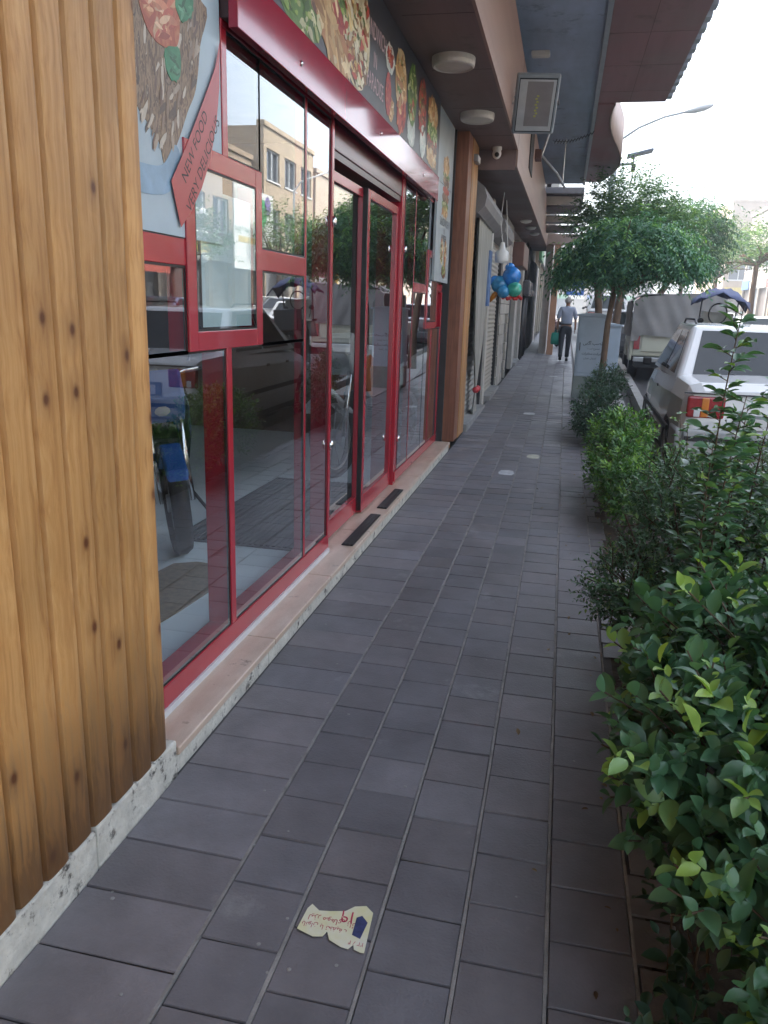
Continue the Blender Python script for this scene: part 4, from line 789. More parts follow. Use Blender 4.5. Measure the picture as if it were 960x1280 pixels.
    mb=MB(); text(mb,'۵۷ ب ۳۲۴ ۱۱',.085,lambda u,v:(u*1.0,-h-.021,.65*k_+v)); mb.build('number',BLKINK,pl,fix=False)
    MB().box(-W*.46,W*.46,-h-.004,-h+.04,.90*k_,.912*k_).build('boot_gap',BLACK,t)
    if kk:
        MB().box(-W*.44,W*.44,-h-.078,-h-.069,.47*k_,.515*k_).build('bumper_trim',BLACK,t)
        MB().box(-W*.50,W*.50,-h+.02,-h+.028,.60*k_,.90*k_).build('panel_seam',BLACK,t) if False else None
        MB().tube([(-.05,-h+.72,1.03),(-.42,-h+.86,1.13)],.009,5).build('wiper',BLACK,t)
        MB().box(-.33,.33,-h-.010,-h-.003,.58*k_,.73*k_).build('plate_recess',GREYP,t)
        MB().tube([(-.03,-h+.1,1.035),(-.5,-h+.12,1.03)],.004,4).build('boot_edge',GREYP,t)
        for s_ in(-1,1): MB().box(s_*W*.5-.012,s_*W*.5+.012,-h+.5,h-.8,.50,.56).build('side_moulding',BLACK,t,bevel=.006)
    t.location=loc; t.rotation_euler=(0,0,rz); return t
WP=paint('white_car_paint',(.62,.63,.63)); WP2=paint('off_white_car_paint',(.55,.55,.53)); DG=paint('dark_grey_car_paint',(.07,.072,.08)); SV=paint('silver_car_paint',(.33,.35,.37)); BL=paint('navy_car_paint',(.04,.06,.12)); GR=paint('lime_car_paint',(.25,.5,.05))
car('white sedan parked close behind the tall hedge plants',WP,'sedan',4.4,1.72,1.58,(2.03,10.15,-.055),R(-1.2),bump=BUMP,rail=True,kk=1.04)
car('dark grey hatchback parked beyond the pickup and the cabinets',DG,'hatch',3.9,1.65,1.45,(2.15,27.0,gz(27)-.06),R(-1.2))
car('white hatchback with rounded roof driving in the next lane',WP,'hatch',3.9,1.65,1.45,(5.1,24.,gz(24)-.06),0,'cars standing out in the street')
car('white sedan far out in the street behind the hatchback in the next lane',WP2,'sedan',4.3,1.68,1.43,(5.4,32,gz(32)-.06),0,'cars standing out in the street')
car('silver sedan across the street, leftmost seen above the near white roof',SV,'sedan',4.3,1.68,1.43,(9.2,33,gz(33)-.06),R(180),'cars standing out in the street')
car('white van far down the kerb above the cabinets',WP,'van',4.6,1.8,1.95,(1.75,36.5,gz(36)-.06),R(-1),cat='van',name='parked_van')
car('second white van, farther down the kerb past the first',WP2,'van',4.6,1.8,1.9,(2.0,43,gz(43)-.06),R(-1),cat='van',name='parked_van')
for k,(x,y,m_,l) in enumerate(((11.1,20,DG,'dark sedan parked on the far side, nearest to the camera'),(11.1,26,BL,'navy sedan parked on the far side of the street'),(11.1,37,WP2,'off-white sedan parked on the far side under the sign'),(11.1,44,SV,'silver sedan parked on the far side, farthest along'))):
    car(l,m_,'sedan',4.3,1.68,1.43,(x,y,gz(y)-.06),R(180),'cars parked across the street')
# pickup with tarpaulin
def pickup(loc,rz):
    t=T('pickup_truck','old pale cream pickup with a grey tarpaulin over its load','pickup'); W=1.78; pm=paint('cream_pickup_paint',(.46,.47,.38),.35)
    b=MB().box(-.89,.89,-2.2,.2,.55,1.08); b.build('cargo_bed',pm,t,bevel=.03)
    MB().box(-.70,.70,-2.235,-2.202,.66,1.06).build('tailgate',pm,t,bevel=.012)
    for s_ in(-1,1):
        P=[]; 
        fb=MB(); pts=[(-2.2,.45),(-2.22,1.02),(-1.9,1.10),(-.1,1.10),(.1,.5),(-.55,.48),(-.65,.72),(-.9,.88),(-1.2,.88),(-1.42,.72),(-1.5,.48)]
        fb.prism(pts,lambda a,c,s_=s_:(s_*.885,a,c),lambda a,c,s_=s_:(s_*.95,a,c)).build('fender',pm,t,bevel=.02)
        MB().box(min(s_*.74,s_*.87),max(s_*.74,s_*.87),-2.245,-2.2,.70,1.0).build('tail_light',TAIL,t,bevel=.01)
        for y in(-1.05,1.75):
            w_=MB().lathe((s_*.68,y,.34),(s_,0,0),[(.2,0),(.31,0),(.34,.04),(.34,.16),(.31,.2),(.2,.2)],26).build('wheel',TYRE,t,smooth=True)
            MB().lathe((s_*.85,y,.34),(s_,0,0),[(.2,.02),(.17,0),(.08,-.02),(.07,.02),(.001,.03)],20).build('rim',RIM,w_)
    MB().box(-.86,.86,-2.42,-2.30,.44,.54).box(-.6,-.5,-2.3,-2.1,.46,.52).box(.5,.6,-2.3,-2.1,.46,.52).build('rear_bumper',STEEL,t,bevel=.012)
    MB().box(-.26,.26,-2.43,-2.421,.36,.46).build('number_plate',PLATE,t)
    # cab
    MB().box(-.82,.82,.25,2.5,.42,1.05).build('cab_body',pm,t,bevel=.06,seg=3)
    MB().add([(-.8,.3,1.05),(.8,.3,1.05),(.8,1.7,1.05),(-.8,1.7,1.05),(-.66,.38,1.62),(.66,.38,1.62),(.66,1.25,1.62),(-.66,1.25,1.62)],[(4,5,6,7),(0,1,5,4),(1,2,6,5),(2,3,7,6),(3,0,4,7)]).build('cab_roof',pm,t,bevel=.05,seg=3)
    MB().box(-.8,.8,-2.1,2.3,.3,.5).build('chassis',BLACK,t)
    # tarpaulin: slumped box with wrinkles
    nx,nz=26,12; mb=MB()
    def face(f,nu,nv):
        vs=[f(i/nu,j/nv) for j in range(nv+1) for i in range(nu+1)]; mb.add(vs,[(j*(nu+1)+i,j*(nu+1)+i+1,(j+1)*(nu+1)+i+1,(j+1)*(nu+1)+i) for j in range(nv) for i in range(nu)])
    wr=lambda a,b:.03*math.sin(a*17+math.sin(b*3)*1.5)*(1.1-b)+.012*math.sin(a*41+b*9)
    X=lambda u:-.95+1.92*u; top=lambda u,y:1.86+.10*u+.02*math.sin(u*7+y)-.10*(max(0,.12-u)/.12)**2-.05*(max(0,u-.93)/.07)**2
    hem=lambda u:1.00+.02*math.sin(u*9)+(-.12 if u<.1 else 0)
    face(lambda u,v:(X(u)+.0*v,-2.28+.08*v+wr(u,v)-.03,hem(u)+(top(u,-2.2)-hem(u))*v),40,10)
    face(lambda u,v:(X(u),-2.23+2.5*v,top(u,v*3)+.03*math.sin(v*9)),40,12)
    face(lambda u,v:(X(0)-.02-wr(u,v),.27-2.5*u,.98+(top(0,0)-.98)*v),24,8); face(lambda u,v:(X(1)+.02+wr(u,v),.27-2.5*u,.98+(top(1,0)-.98)*v),24,8)
    mb.build('tarpaulin',mat('grey_tarpaulin',(.20,.195,.19),rough=.75,var=.12,scale=3,bump=.2,bscale=14),t,smooth=True,fix=False)
    t.location=loc; t.rotation_euler=(0,0,rz)
pickup((2.50,20.9,gz(20)-.06),R(-1.5))
# motorcycles
def moto(label,body_m,side_m,loc,rz,lean=0,group='parked motorcycles',shield=False,name='motorcycle',scoot=False):
    t=T(name,label,'motorcycle',(0,0,0),group); r=.29
    for y,nm in((-.62,'rear_wheel'),(.66,'front_wheel')):
        w_=MB(); n=30
        prof=[(r-.055,-.03),(r-.02,-.05),(r,-.02),(r,.02),(r-.02,.05),(r-.055,.03)]
        w_.lathe((0,y,r),(1,0,0),prof+[prof[0]],n).build('wheel',TYRE,t,smooth=True); o=[k for k in kids(t) if k.name.startswith('wheel')][-1]
        rm=MB().lathe((0,y,r),(1,0,0),[(r-.05,-.02),(r-.07,-.015),(r-.07,.015),(r-.05,.02)],n).lathe((0,y,r),(1,0,0),[(.001,-.05),(.05,-.05),(.05,.05),(.001,.05)],12)
        for q in range(10): a=q*math.pi/5; rm.tube([(0,y+.04*math.cos(a),r+.04*math.sin(a)),(0,y+(r-.06)*math.cos(a),r+(r-.06)*math.sin(a))],.006,4)
        rm.build('rim',RIM,o)
    MB().prism([(.30,.36),(.50,.47),(.72,.60),(.95,.50),(.98,.44),(.72,.555),(.5,.42)],lambda a,b:(-.06,a,b+.03),lambda a,b:(.06,a,b+.03)).build('front_fender',body_m,t,bevel=.015)
    MB().tube([(-.09,.66,r),(-.09,.46,.86)],.022,8).tube([(.09,.66,r),(.09,.46,.86)],.022,8).build('fork',CHROME,t,smooth=True)
    MB().ball((0,.08,.78),.16,14,9,(.8,1.7,.8)).build('fuel_tank',body_m,t,smooth=True)
    MB().prism([(-.85,.82),(-.5,.76),(-.1,.76),(-.08,.80),(-.5,.84),(-.82,.90)],lambda a,b:(-.12,a,b),lambda a,b:(.12,a,b)).build('seat',BLACK,t,bevel=.03,seg=3)
    MB().box(-.13,.13,-.18,.26,.28,.58).lathe((0,.16,.40),(0,1,.5),[(.001,0),(.09,0),(.10,.2),(.001,.2)],12).build('engine',mat('dark_engine',(.06,.06,.065),rough=.4,metal=.6),t,bevel=.02)
    MB().tube([(0,.46,.86),(0,.1,.62),(0,-.2,.62),(0,-.62,.42)],.035,8).tube([(.08,-.2,.6),(.09,-.62,r)],.02,6).tube([(-.08,-.2,.6),(-.09,-.62,r)],.02,6).build('frame',IRON,t,smooth=True)
    for s_ in(-1,1):
        MB().prism([(.45,.80),(.30,.84),(-.05,.66),(-.1,.50),(.15,.42),(.42,.62)],lambda a,b,s_=s_:(s_*.15,a,b),lambda a,b,s_=s_:(s_*.165,a,b)).build('side_panel',side_m,t,bevel=.01)
        MB().prism([(-.15,.72),(-.85,.88),(-.88,.80),(-.5,.62),(-.2,.58)],lambda a,b,s_=s_:(s_*.125,a,b),lambda a,b,s_=s_:(s_*.14,a,b)).build('tail_panel',body_m,t,bevel=.008)
        MB().tube([(s_*.2,.36,1.02),(s_*.24,.33,1.14)],.008,5).ball((s_*.26,.32,1.18),.055,10,7,(1,.3,.7)).build('mirror',BLACK,t,smooth=True)
    MB().tube([(-.36,.28,.98),(-.16,.38,.97),(0,.44,.92),(.16,.38,.97),(.36,.28,.98)],.014,8).build('handlebar',CHROME,t,smooth=True)
    MB().tube([(-.36,.28,.98),(-.26,.33,.975)],.02,8).tube([(.36,.28,.98),(.26,.33,.975)],.02,8).build('grip',BLACK,t,smooth=True)
    MB().ball((0,.52,.84),.095,14,9,(1,.7,1)).build('headlight',HEAD,t,smooth=True)
    MB().prism([(.50,.70),(.62,.86),(.50,1.0),(.42,.96)],lambda a,b:(-.13,a,b),lambda a,b:(.13,a,b)).build('front_cowl',body_m,t,bevel=.02)
    MB().tube([(.14,.1,.3),(.17,-.3,.26),(.19,-.8,.36)],[.025,.03,.045],8).build('exhaust',CHROME,t,smooth=True)
    MB().tube([(-.1,-.05,.3),(-.28,-.1,.01)],.012,5).build('kickstand',IRON,t)
    if shield:
        mb=MB(); n=8; vs=[]
        for j in range(7):
            v=j/6; 
            for i in range(n+1): u=i/n-.5; vs.append((u*(.62-.1*v),.56-.16*v-.25*abs(u)**1.5,.70+.62*v))
        mb.add(vs,[(j*(n+1)+i,j*(n+1)+i+1,(j+1)*(n+1)+i+1,(j+1)*(n+1)+i) for j in range(6) for i in range(n)]); o=mb.build('windshield',mat('milky_windshield',(.5,.5,.47),rough=.3),t,smooth=True,fix=False); m=o.modifiers.new('s','SOLIDIFY'); m.thickness=.006
        pts=[(.15*math.cos(a),.30,1.30+.15*math.sin(a)) for a in [k*2*math.pi/20 for k in range(21)]]
        MB().tube(pts,.012,6,caps=False).build('hoop',IRON,t,smooth=True)
        mb=MB(); vs=[]
        for j in range(9):
            for i in range(9): u=i/8-.5; v=j/8-.5; vs.append((u*.95,.15+v*1.0,1.66-.75*u*u-.35*v*v+.03*math.sin(i*2+j)))
        o=mb.add(vs,[(j*9+i,j*9+i+1,(j+1)*9+i+1,(j+1)*9+i) for j in range(8) for i in range(8)]).build('rain_canopy',mat('navy_canvas',(.035,.05,.12),rough=.7,var=.2),t,smooth=True,fix=False); m=o.modifiers.new('s','SOLIDIFY'); m.thickness=.012
        for s_ in(-1,1): MB().tube([(s_*.28,.35,.95),(s_*.3,.3,1.50)],.012,5).build('canopy_pole',IRON,t)
        MB().box(-.22,.22,-.95,-.5,.84,1.16).build('cargo_box',BLACK,t,bevel=.02)
    t.location=loc; t.rotation_euler=(0,R(lean),rz); return t
ORG=mat('orange_plastic',(.62,.16,.03),rough=.3,coat=.3); WPL=mat('white_plastic',(.80,.84,.86),rough=.3,coat=.3); BLU=mat('blue_plastic',(.03,.12,.42),rough=.25,coat=.3)
moto('white and orange motorcycle standing inside behind the glass doors',WPL,ORG,(-1.67,7.25,.10),R(163),5,'motorcycles inside the restaurant').scale=(1.2,1.08,1.27)
moto('blue motorcycle standing inside behind the first window',BLU,mat('navy_plastic',(.02,.03,.08),rough=.3),(-2.55,4.75,.10),R(214),5,'motorcycles inside the restaurant').scale=(1.05,1.05,1.1)
moto('black delivery motorcycle with milky windshield and navy canopy between white car and pickup',mat('black_plastic',(.02,.02,.022),rough=.3,coat=.3),BLACK,(2.62,15.6,gz(15)-.06),R(-8),4,'motorcycles parked outside',shield=True)
bk=[o for o in COL.objects if o.get('label','').startswith('black delivery')][0]; bk.scale=(1.05,1.1,1.24)
moto('dark motorcycle leaning by the column past the walking man',mat('maroon_plastic',(.12,.02,.02),rough=.3),BLACK,(-.35,30,gz(30)),R(15),5,'motorcycles parked outside')
# ---------------------------------------------------------------- walking man
def skin(name,verts,edges,mat_,parent,root=0,sub=2):
    me=bpy.data.meshes.new(name); me.from_pydata([v[:3] for v in verts],edges,[]); o=bpy.data.objects.new(name,me); COL.objects.link(o); o.parent=parent
    m=o.modifiers.new('skin','SKIN'); m.use_smooth_shade=True; sv=me.skin_vertices[0].data
    for i,v in enumerate(verts):
        r=v[3]; sv[i].radius=r if isinstance(r,tuple) else (r,r)
    sv[root].use_root=True
    s_=o.modifiers.new('sub','SUBSURF'); s_.levels=sub; s_.render_levels=sub
    dg=bpy.context.evaluated_depsgraph_get(); nm=bpy.data.meshes.new_from_object(o.evaluated_get(dg)); o.modifiers.clear(); o.data=nm
    nm.materials.clear(); nm.materials.append(mat_); nm.polygons.foreach_set('use_smooth',[True]*len(nm.polygons)); return o
SKIN=mat('skin',(.36,.20,.13),rough=.5,var=.06)
pm=T('person','grey-haired man walking away in light blue shirt and dark trousers','person')
V=[(0,0,.95,(.10,.09)),(0,0,1.15,(.11,.085)),(0,0,1.35,(.13,.09)),(0,0,1.47,(.07,.06)),(0,.01,1.53,.05),(0,.02,1.60,.075),(0,.02,1.66,(.080,.095)),(0,.015,1.72,.055),
   (-.17,0,1.42,.05),(-.225,-.04,1.17,.038),(-.235,.03,.93,.028),(-.235,.045,.85,(.022,.035)),(.17,0,1.42,.05),(.235,.02,1.17,.038),(.25,.08,.94,.028),(.25,.10,.86,(.022,.035)),
   (-.09,.0,.90,.08),(-.10,-.06,.50,.052),(-.10,-.23,.12,.036),(.09,.0,.90,.08),(.085,.09,.50,.052),(.085,.10,.11,.036)]
E_=[(0,1),(1,2),(2,3),(3,4),(4,5),(5,6),(6,7),(2,8),(8,9),(9,10),(10,11),(2,12),(12,13),(13,14),(14,15),(0,16),(16,17),(17,18),(0,19),(19,20),(20,21)]
body=skin('body',V,E_,SKIN,pm)
mb=MB()
for s_ in(-1,1): mb.ball((s_*.082,.02,1.635),.022,8,6,(.5,.7,1.2))
mb.ball((0,.115,1.625),.018,8,6,(.8,1,1.3)); mb.build('ears_and_nose',SKIN,pm,smooth=True)
for s_ in(-1,1): MB().ball((s_*.03,.095,1.655),.011,8,6).build('eye',BLKINK,pm,smooth=True)
MB().box(-.022,.022,.104,.109,1.583,1.589).build('mouth',mat('lip',(.25,.09,.07)),pm,bevel=.002)
for s_,x,y in ((-1,-.24,.05),(1,.255,.105)):
    for q in range(4): 
        yy=y-.028+.018*q; MB().tube([(x,yy,.845),(x-s_*.004,yy+.004,.80),(x-s_*.016,yy+.006,.765-.004*abs(q-1.5))],[.009,.0085,.006],6).build('finger',SKIN,pm,smooth=True)
    MB().tube([(x-s_*.01,y+.035,.87),(x-s_*.022,y+.05,.83),(x-s_*.024,y+.048,.80)],[.011,.010,.007],6).build('thumb',SKIN,pm,smooth=True)
HAIR=mat('grey_hair',(.38,.36,.34),rough=.8,var=.25,scale=30)
mb=MB(); vs=[];n=18;m_=9
for i in range(m_+1):
    ph=math.pi*.62*i/m_
    for k in range(n):
        t_=2*math.pi*k/n; fr=.55+.45*(math.sin(t_)<.35)
        p_=ph*(fr if math.sin(t_)>.3 else 1.06); vs.append((.092*math.sin(p_)*math.cos(t_),.012+.108*math.sin(p_)*math.sin(t_),1.645+.108*math.cos(p_)))
mb.add(vs,[(i*n+k,(i+1)*n+k,(i+1)*n+(k+1)%n,i*n+(k+1)%n) for i in range(m_) for k in range(n)]).build('hair',HAIR,pm,smooth=True)
shirt=skin('shirt',[(0,0,.97,(.165,.115)),(0,0,1.10,(.172,.12)),(0,0,1.30,(.178,.12)),(0,-.005,1.41,(.15,.10)),(0,0,1.475,(.07,.065)),(-.16,0,1.425,.075),(-.225,-.03,1.24,.067),(-.235,-.02,1.14,.066),(.16,0,1.425,.075),(.23,.01,1.24,.067),(.24,.03,1.14,.066)],[(0,1),(1,2),(2,3),(3,4),(3,5),(5,6),(6,7),(3,8),(8,9),(9,10)],mat('pale_blue_shirt',(.36,.41,.52),rough=.85,var=.1,scale=7,bump=.5,bscale=18),pm)
MB().lathe((0,0,1.455),(0,0,1),[(.078,0),(.064,.03),(.060,.05),(.066,.035)],16).build('collar',MATS['pale_blue_shirt'],pm,smooth=True)
skin('trousers',[(0,0,1.0,(.155,.11)),(0,0,.90,(.16,.115)),(-.09,-.005,.82,.10),(-.10,-.055,.50,.078),(-.10,-.16,.24,.066),(-.10,-.225,.10,.064),(.09,.005,.82,.10),(.088,.085,.50,.078),(.085,.10,.25,.066),(.085,.105,.08,.064)],[(0,1),(1,2),(2,3),(3,4),(4,5),(1,6),(6,7),(7,8),(8,9)],mat('charcoal_trousers',(.03,.033,.04),rough=.85,var=.15),pm)
MB().lathe((0,0,1.0),(0,0,1),[(.150,0),(.152,.03)],20).build('belt',BLACK,pm)
for x,y,z,tilt in((-.10,-.20,.045,.5),(.085,.15,.0,0)):
    mb=MB(); c_,s_=math.cos(-tilt),math.sin(-tilt)
    def rt(p): yy,zz=p[1]-0,p[2]; return (x+p[0],y+yy*c_-zz*s_,z+yy*s_+zz*c_+ (.05 if tilt else 0))
    ring=[];
    for (yy,wd,ht) in ((-.11,.030,.06),(-.09,.038,.08),(0,.040,.075),(.09,.045,.05),(.15,.038,.035),(.17,.015,.02)):
        ring+=[rt((-wd,yy,.0)),(rt((wd,yy,.0))),(rt((wd*.8,yy,ht))),(rt((-wd*.8,yy,ht)))]
    mb.add(ring,[(i*4+k,i*4+(k+1)%4,(i+1)*4+(k+1)%4,(i+1)*4+k) for i in range(5) for k in range(4)]+[(0,1,2,3),(23,22,21,20)]).build('shoe',BLACK,pm,bevel=.006)
pm.location=(.075,23,gz(23)+.006)
bagg=T('carrier_bag','green carrier bag held in the left hand of the walking man','bag',(-.175,23.05,gz(23)+.45)); bagg['_w']=(0,0,0)
mb=MB(); n=16; vs=[]
for z,wx,wy in ((0,.045,.13),(.02,.06,.15),(.16,.065,.155),(.28,.05,.14),(.33,.02,.12)):
    for k in range(n): a=2*math.pi*k/n; vs.append((wy*math.copysign(abs(math.cos(a))**.5,math.cos(a)),wx*math.sin(a),z))
mb.add(vs,[(i*n+k,i*n+(k+1)%n,(i+1)*n+(k+1)%n,(i+1)*n+k) for i in range(4) for k in range(n)]+[tuple(range(n-1,-1,-1))]).build('sack',mat('green_bag_plastic',(.02,.30,.22),rough=.4,var=.12,scale=8),bagg,smooth=True)
MB().tube([(-.05,0,.32),(-.03,0,.37),(.0,0,.385),(.03,0,.37),(.05,0,.32)],.007,5).build('handle',MATS['green_bag_plastic'],bagg)
# a second far pedestrian seen only as head and shoulder
# ---------------------------------------------------------------- leaves
def leaves_mesh(name,P,D,U,S,T_,mat_,parent,width=.5,shape='oval',fold=.12):
    """P positions, D directions, U up hints, S lengths, T_ tone 0..1"""
    n=len(P); D=D/np.linalg.norm(D,axis=1)[:,None]; X=np.cross(D,U); X/=np.maximum(np.linalg.norm(X,axis=1),1e-6)[:,None]; Z=np.cross(X,D)
    if shape=='oval': prof=[(0,0,0),(.10,.40,.0),(.27,.84,-.005),(.48,1,-.02),(.70,.82,-.05),(.88,.42,-.10),(1,0,-.15)]
    else: prof=[(0,0,0),(.45,1,-.03),(1,0,-.1)]
    vs=[]; k=0
    idx=[]
    left=[];right=[]
    cols=[]
    verts=[]
    for (a,wd,dr) in prof:
        c=P+D*(S*a)[:,None]+Z*(S*dr)[:,None]; verts.append(c)      # spine
    sp_=len(prof)
    for sgn in (-1,1):
        for (a,wd,dr) in prof[1:-1]:
            verts.append(P+D*(S*a)[:,None]+Z*(S*(dr+fold*wd))[:,None]+X*(sgn*S*wd*width*.5)[:,None])
    V=np.stack(verts,1); nv=V.shape[1]; m=len(prof)-2
    F=[]
    for sgn in (0,1):
        o=sp_+sgn*m
        f=[(0,1,o)]+[(i,i+1,o+i,o+i-1) for i in range(1,m)]+[(m,m+1,o+m-1)]
        if sgn: f=[tuple(reversed(q)) for q in f]
        F+=f
    V=V.reshape(-1,3); faces=[tuple(i*nv+j for j in f) for i in range(n) for f in F]
    me=bpy.data.meshes.new(name); me.from_pydata(V.tolist(),[],faces); 
    at=me.attributes.new('tint','FLOAT_COLOR','FACE'); arr=np.ones((n,len(F),4),np.float32); arr[:,:,0]=T_[:,None]; at.data.foreach_set('color',arr.ravel())
    me.polygons.foreach_set('use_smooth',[True]*len(me.polygons)); me.materials.append(mat_)
    o=bpy.data.objects.new(name,me); COL.objects.link(o)
    if parent: o.parent=parent; wl=parent.get('_w',(0,0,0)); o.location=[-a for a in wl]
    return o
def shrub(label,base,blobs,nt_,leaf,mat_,per=9,fresh=.12,stemr=.008,up=.5,cat='shrub',name='shrub',group=None,width=.5,shape='oval',twl=.14,seed=1,shell=.55,stems=True,nstem=14):
    """blobs: (cx,cy,cz,rx,ry,rz,weight)"""
    g=np.random.default_rng(seed); t=T(name,label,cat,base,group)
    wts=np.array([b[6] for b in blobs],float); wts/=wts.sum(); P=[];D=[];U=[];S=[];Tn=[]; sm=MB(); bs=Vector(base)
    ns=0
    for i in range(nt_):
        b=blobs[g.choice(len(blobs),p=wts)]
        d=g.normal(size=3); d/=np.linalg.norm(d); rr=g.uniform(shell**3,1)**(1/3)*(1+.16*g.normal()*.6)
        p=np.array(b[:3])+d*rr*np.array(b[3:6])
        if p[2]<base[2]+.03: continue
        # twig direction : outward plus upward
        td=d*np.array([1,1,.6])+np.array([0,0,up])+g.normal(size=3)*.3; td/=np.linalg.norm(td)
        L_=twl*g.uniform(.6,1.3); s0=p-td*L_*.5
        isf=g.random()<fresh
        if stems and ns<420 and g.random()<.35: sm.tube([tuple(s0-td*L_*.3),tuple(s0+td*L_*.95)],stemr*.28,4,caps=False); ns+=1
        for k in range(per):
            u=(k+.5)/per; q=s0+td*L_*u; ang=k*2.4+g.uniform(-.4,.4); o1=np.cross(td,[.3,.1,.95]); o1/=np.linalg.norm(o1)+1e-9; o2=np.cross(td,o1)
            ld=o1*math.cos(ang)+o2*math.sin(ang)+td*(.35+.8*u)+np.array([0,0,.12]); P.append(q); D.append(ld); U.append(td*.45+np.array([0,0,1.])+g.normal(size=3)*.28)
            S.append(leaf*g.uniform(.45,1.35)*(1.0 if u<.8 else .75)); Tn.append(g.uniform(.86,1.) if (isf and u>.45) else np.clip(g.normal(.38,.2),0,.8))
    leaves_mesh('foliage',np.array(P),np.array(D),np.array(U),np.array(S),np.array(Tn),mat_,t,width,shape)
    for k in range(nstem):
        b=blobs[g.choice(len(blobs),p=wts)]; e=np.array(b[:3])+g.normal(size=3)*np.array(b[3:6])*.35
        m1=np.array(base)+np.array([g.normal()*.05,g.normal()*.06,0]); mid=(m1+e)/2+g.normal(size=3)*.04
        sm.tube([tuple(m1-np.array([0,0,.02])),tuple(mid),tuple(e)],[stemr,stemr*.75,stemr*.35],6)
    sm.build('stems',TWIG,t,smooth=True); return t
LN=leafmat('broad_glossy_leaf',(.045,.12,.060),(.13,.26,.13),(.32,.48,.09),.30)
LM=leafmat('small_myrtle_leaf',(.045,.105,.055),(.105,.20,.10),(.2,.32,.1),.4)
LP=leafmat('bright_shrub_leaf',(.04,.12,.03),(.11,.25,.06),(.26,.44,.08),.38)
LD=leafmat('dark_pittosporum_leaf',(.025,.065,.04),(.06,.125,.07),(.10,.18,.08),.38)
# near broad-leaved hedge plant
shrub('nearest broad-leaved hedge plant with big glossy oval leaves, bottom right',(.80,1.75,-.01),[(.62,2.35,.58,.36,.35,.26,1.6),(.55,1.98,.48,.31,.35,.25,1.9),(.62,1.58,.38,.24,.30,.22,1.1),(.74,1.2,.3,.3,.3,.25,.8),(.92,2.1,.60,.35,.5,.3,1.3)],900,.067,LN,per=8,fresh=.22,twl=.15,seed=3,width=.56,up=.45,stemr=.010)
shrub('low dark sprigs of broad leaves at the very bottom of the hedge by the paving',(.42,1.35,-.01),[(.38,1.38,.12,.12,.16,.08,1),(.42,1.75,.14,.08,.25,.1,.9),(.46,2.2,.20,.10,.3,.14,1.1),(.46,2.55,.30,.10,.2,.16,.8)],70,.055,LD,per=6,fresh=.0,twl=.12,seed=5,width=.55,nstem=5,stemr=.005)
# middle fine-leaved bush
shrub('fine-leaved myrtle bush leaning over the paving behind the near hedge plant',(.72,3.7,-.01),[(.70,3.75,.58,.34,.55,.34,2.2),(.40,3.5,.40,.20,.30,.18,1.2),(.76,4.3,.60,.34,.5,.30,1.3),(.95,3.4,.6,.3,.5,.35,1.),(.60,3.9,.74,.22,.3,.22,.8),(1.0,4.1,.76,.26,.4,.26,1.)],1900,.029,LM,per=12,fresh=.10,twl=.13,seed=11,width=.5,shape='simple',stemr=.011,up=.35,nstem=22)
shrub('privet growing between the myrtle bush and the nearest hedge plant, with some yellow-green tips',(.80,2.75,-.01),[(.66,2.85,.50,.20,.28,.20,1),(.92,2.9,.58,.26,.35,.26,1.2)],190,.045,LN,per=8,fresh=.22,twl=.13,seed=13,width=.55,stemr=.008)
# tall upright stems against the white car
def tallplant(label,base,tops,leaf,mat_,seed,per=26,spread=.13):
    g=np.random.default_rng(seed); t=T('tall_plant',label,'plant',base,'tall leggy stems at the kerb'); sm=MB(); P=[];D=[];U=[];S=[];Tn=[]
    for (tx,ty,tz) in tops:
        b=np.array(base)+np.array([g.normal()*.04,g.normal()*.05,0]); e=np.array([tx,ty,tz]); mid=(b+e)/2+g.normal(size=3)*.05; mid[2]=(b[2]+e[2])/2
        pts=[b*(1-u)**2+2*mid*u*(1-u)+e*u*u for u in np.linspace(0,1,12)]; sm.tube([tuple(p) for p in pts],[.007*(1-.07*i) for i in range(12)],6)
        for k in range(per):
            u=.22+.78*k/per; p=b*(1-u)**2+2*mid*u*(1-u)+e*u*u; a=k*2.4+g.normal()*.3; sl=spread*(1.1-u*.75)*g.uniform(.5,1.2); d=np.array([math.cos(a),math.sin(a),.45]); q=p+d*sl
            sm.tube([tuple(p),tuple(q)],.0022,4,caps=False)
            for j in range(5):
                v=(j+1)/5; pp=p+d*sl*v; s_=(-1)**j; ld=np.cross(d,[0,0,1])*s_*.9+d*.7+g.normal(size=3)*.2; P.append(pp); D.append(ld); U.append([0,0,1]+g.normal(size=3)*.35); S.append(leaf*g.uniform(.65,1.2)); Tn.append(g.uniform(.85,.97) if g.random()<.10 else np.clip(g.normal(.42,.18),0,.8))
    leaves_mesh('foliage',np.array(P),np.array(D),np.array(U),np.array(S),np.array(Tn),mat_,t,.55); sm.build('stems',TWIG,t,smooth=True)
tallplant('tallest leafy stem standing upright before the boot of the white car',(.66,3.0,-.01),[(.61,3.02,1.64),(.68,3.1,1.32),(.57,3.0,1.15)],.060,LN,21,per=44,spread=.14)
tallplant('leggy stems right of the tallest one, cut by the right edge of the photo',(.84,3.35,-.01),[(.86,3.4,1.35),(.78,3.5,1.25),(.98,3.3,1.3),(.72,3.3,1.02),(.9,3.2,1.15)],.055,LN,22,per=38,spread=.15)
tallplant('thin pale sprays left of the white car, over the kerb',(.86,5.4,-.01),[(.80,5.45,1.02),(.72,5.3,.82),(.88,5.6,.92),(.78,5.1,.70),(.95,5.5,.75)],.045,LP,23,per=16,spread=.10)
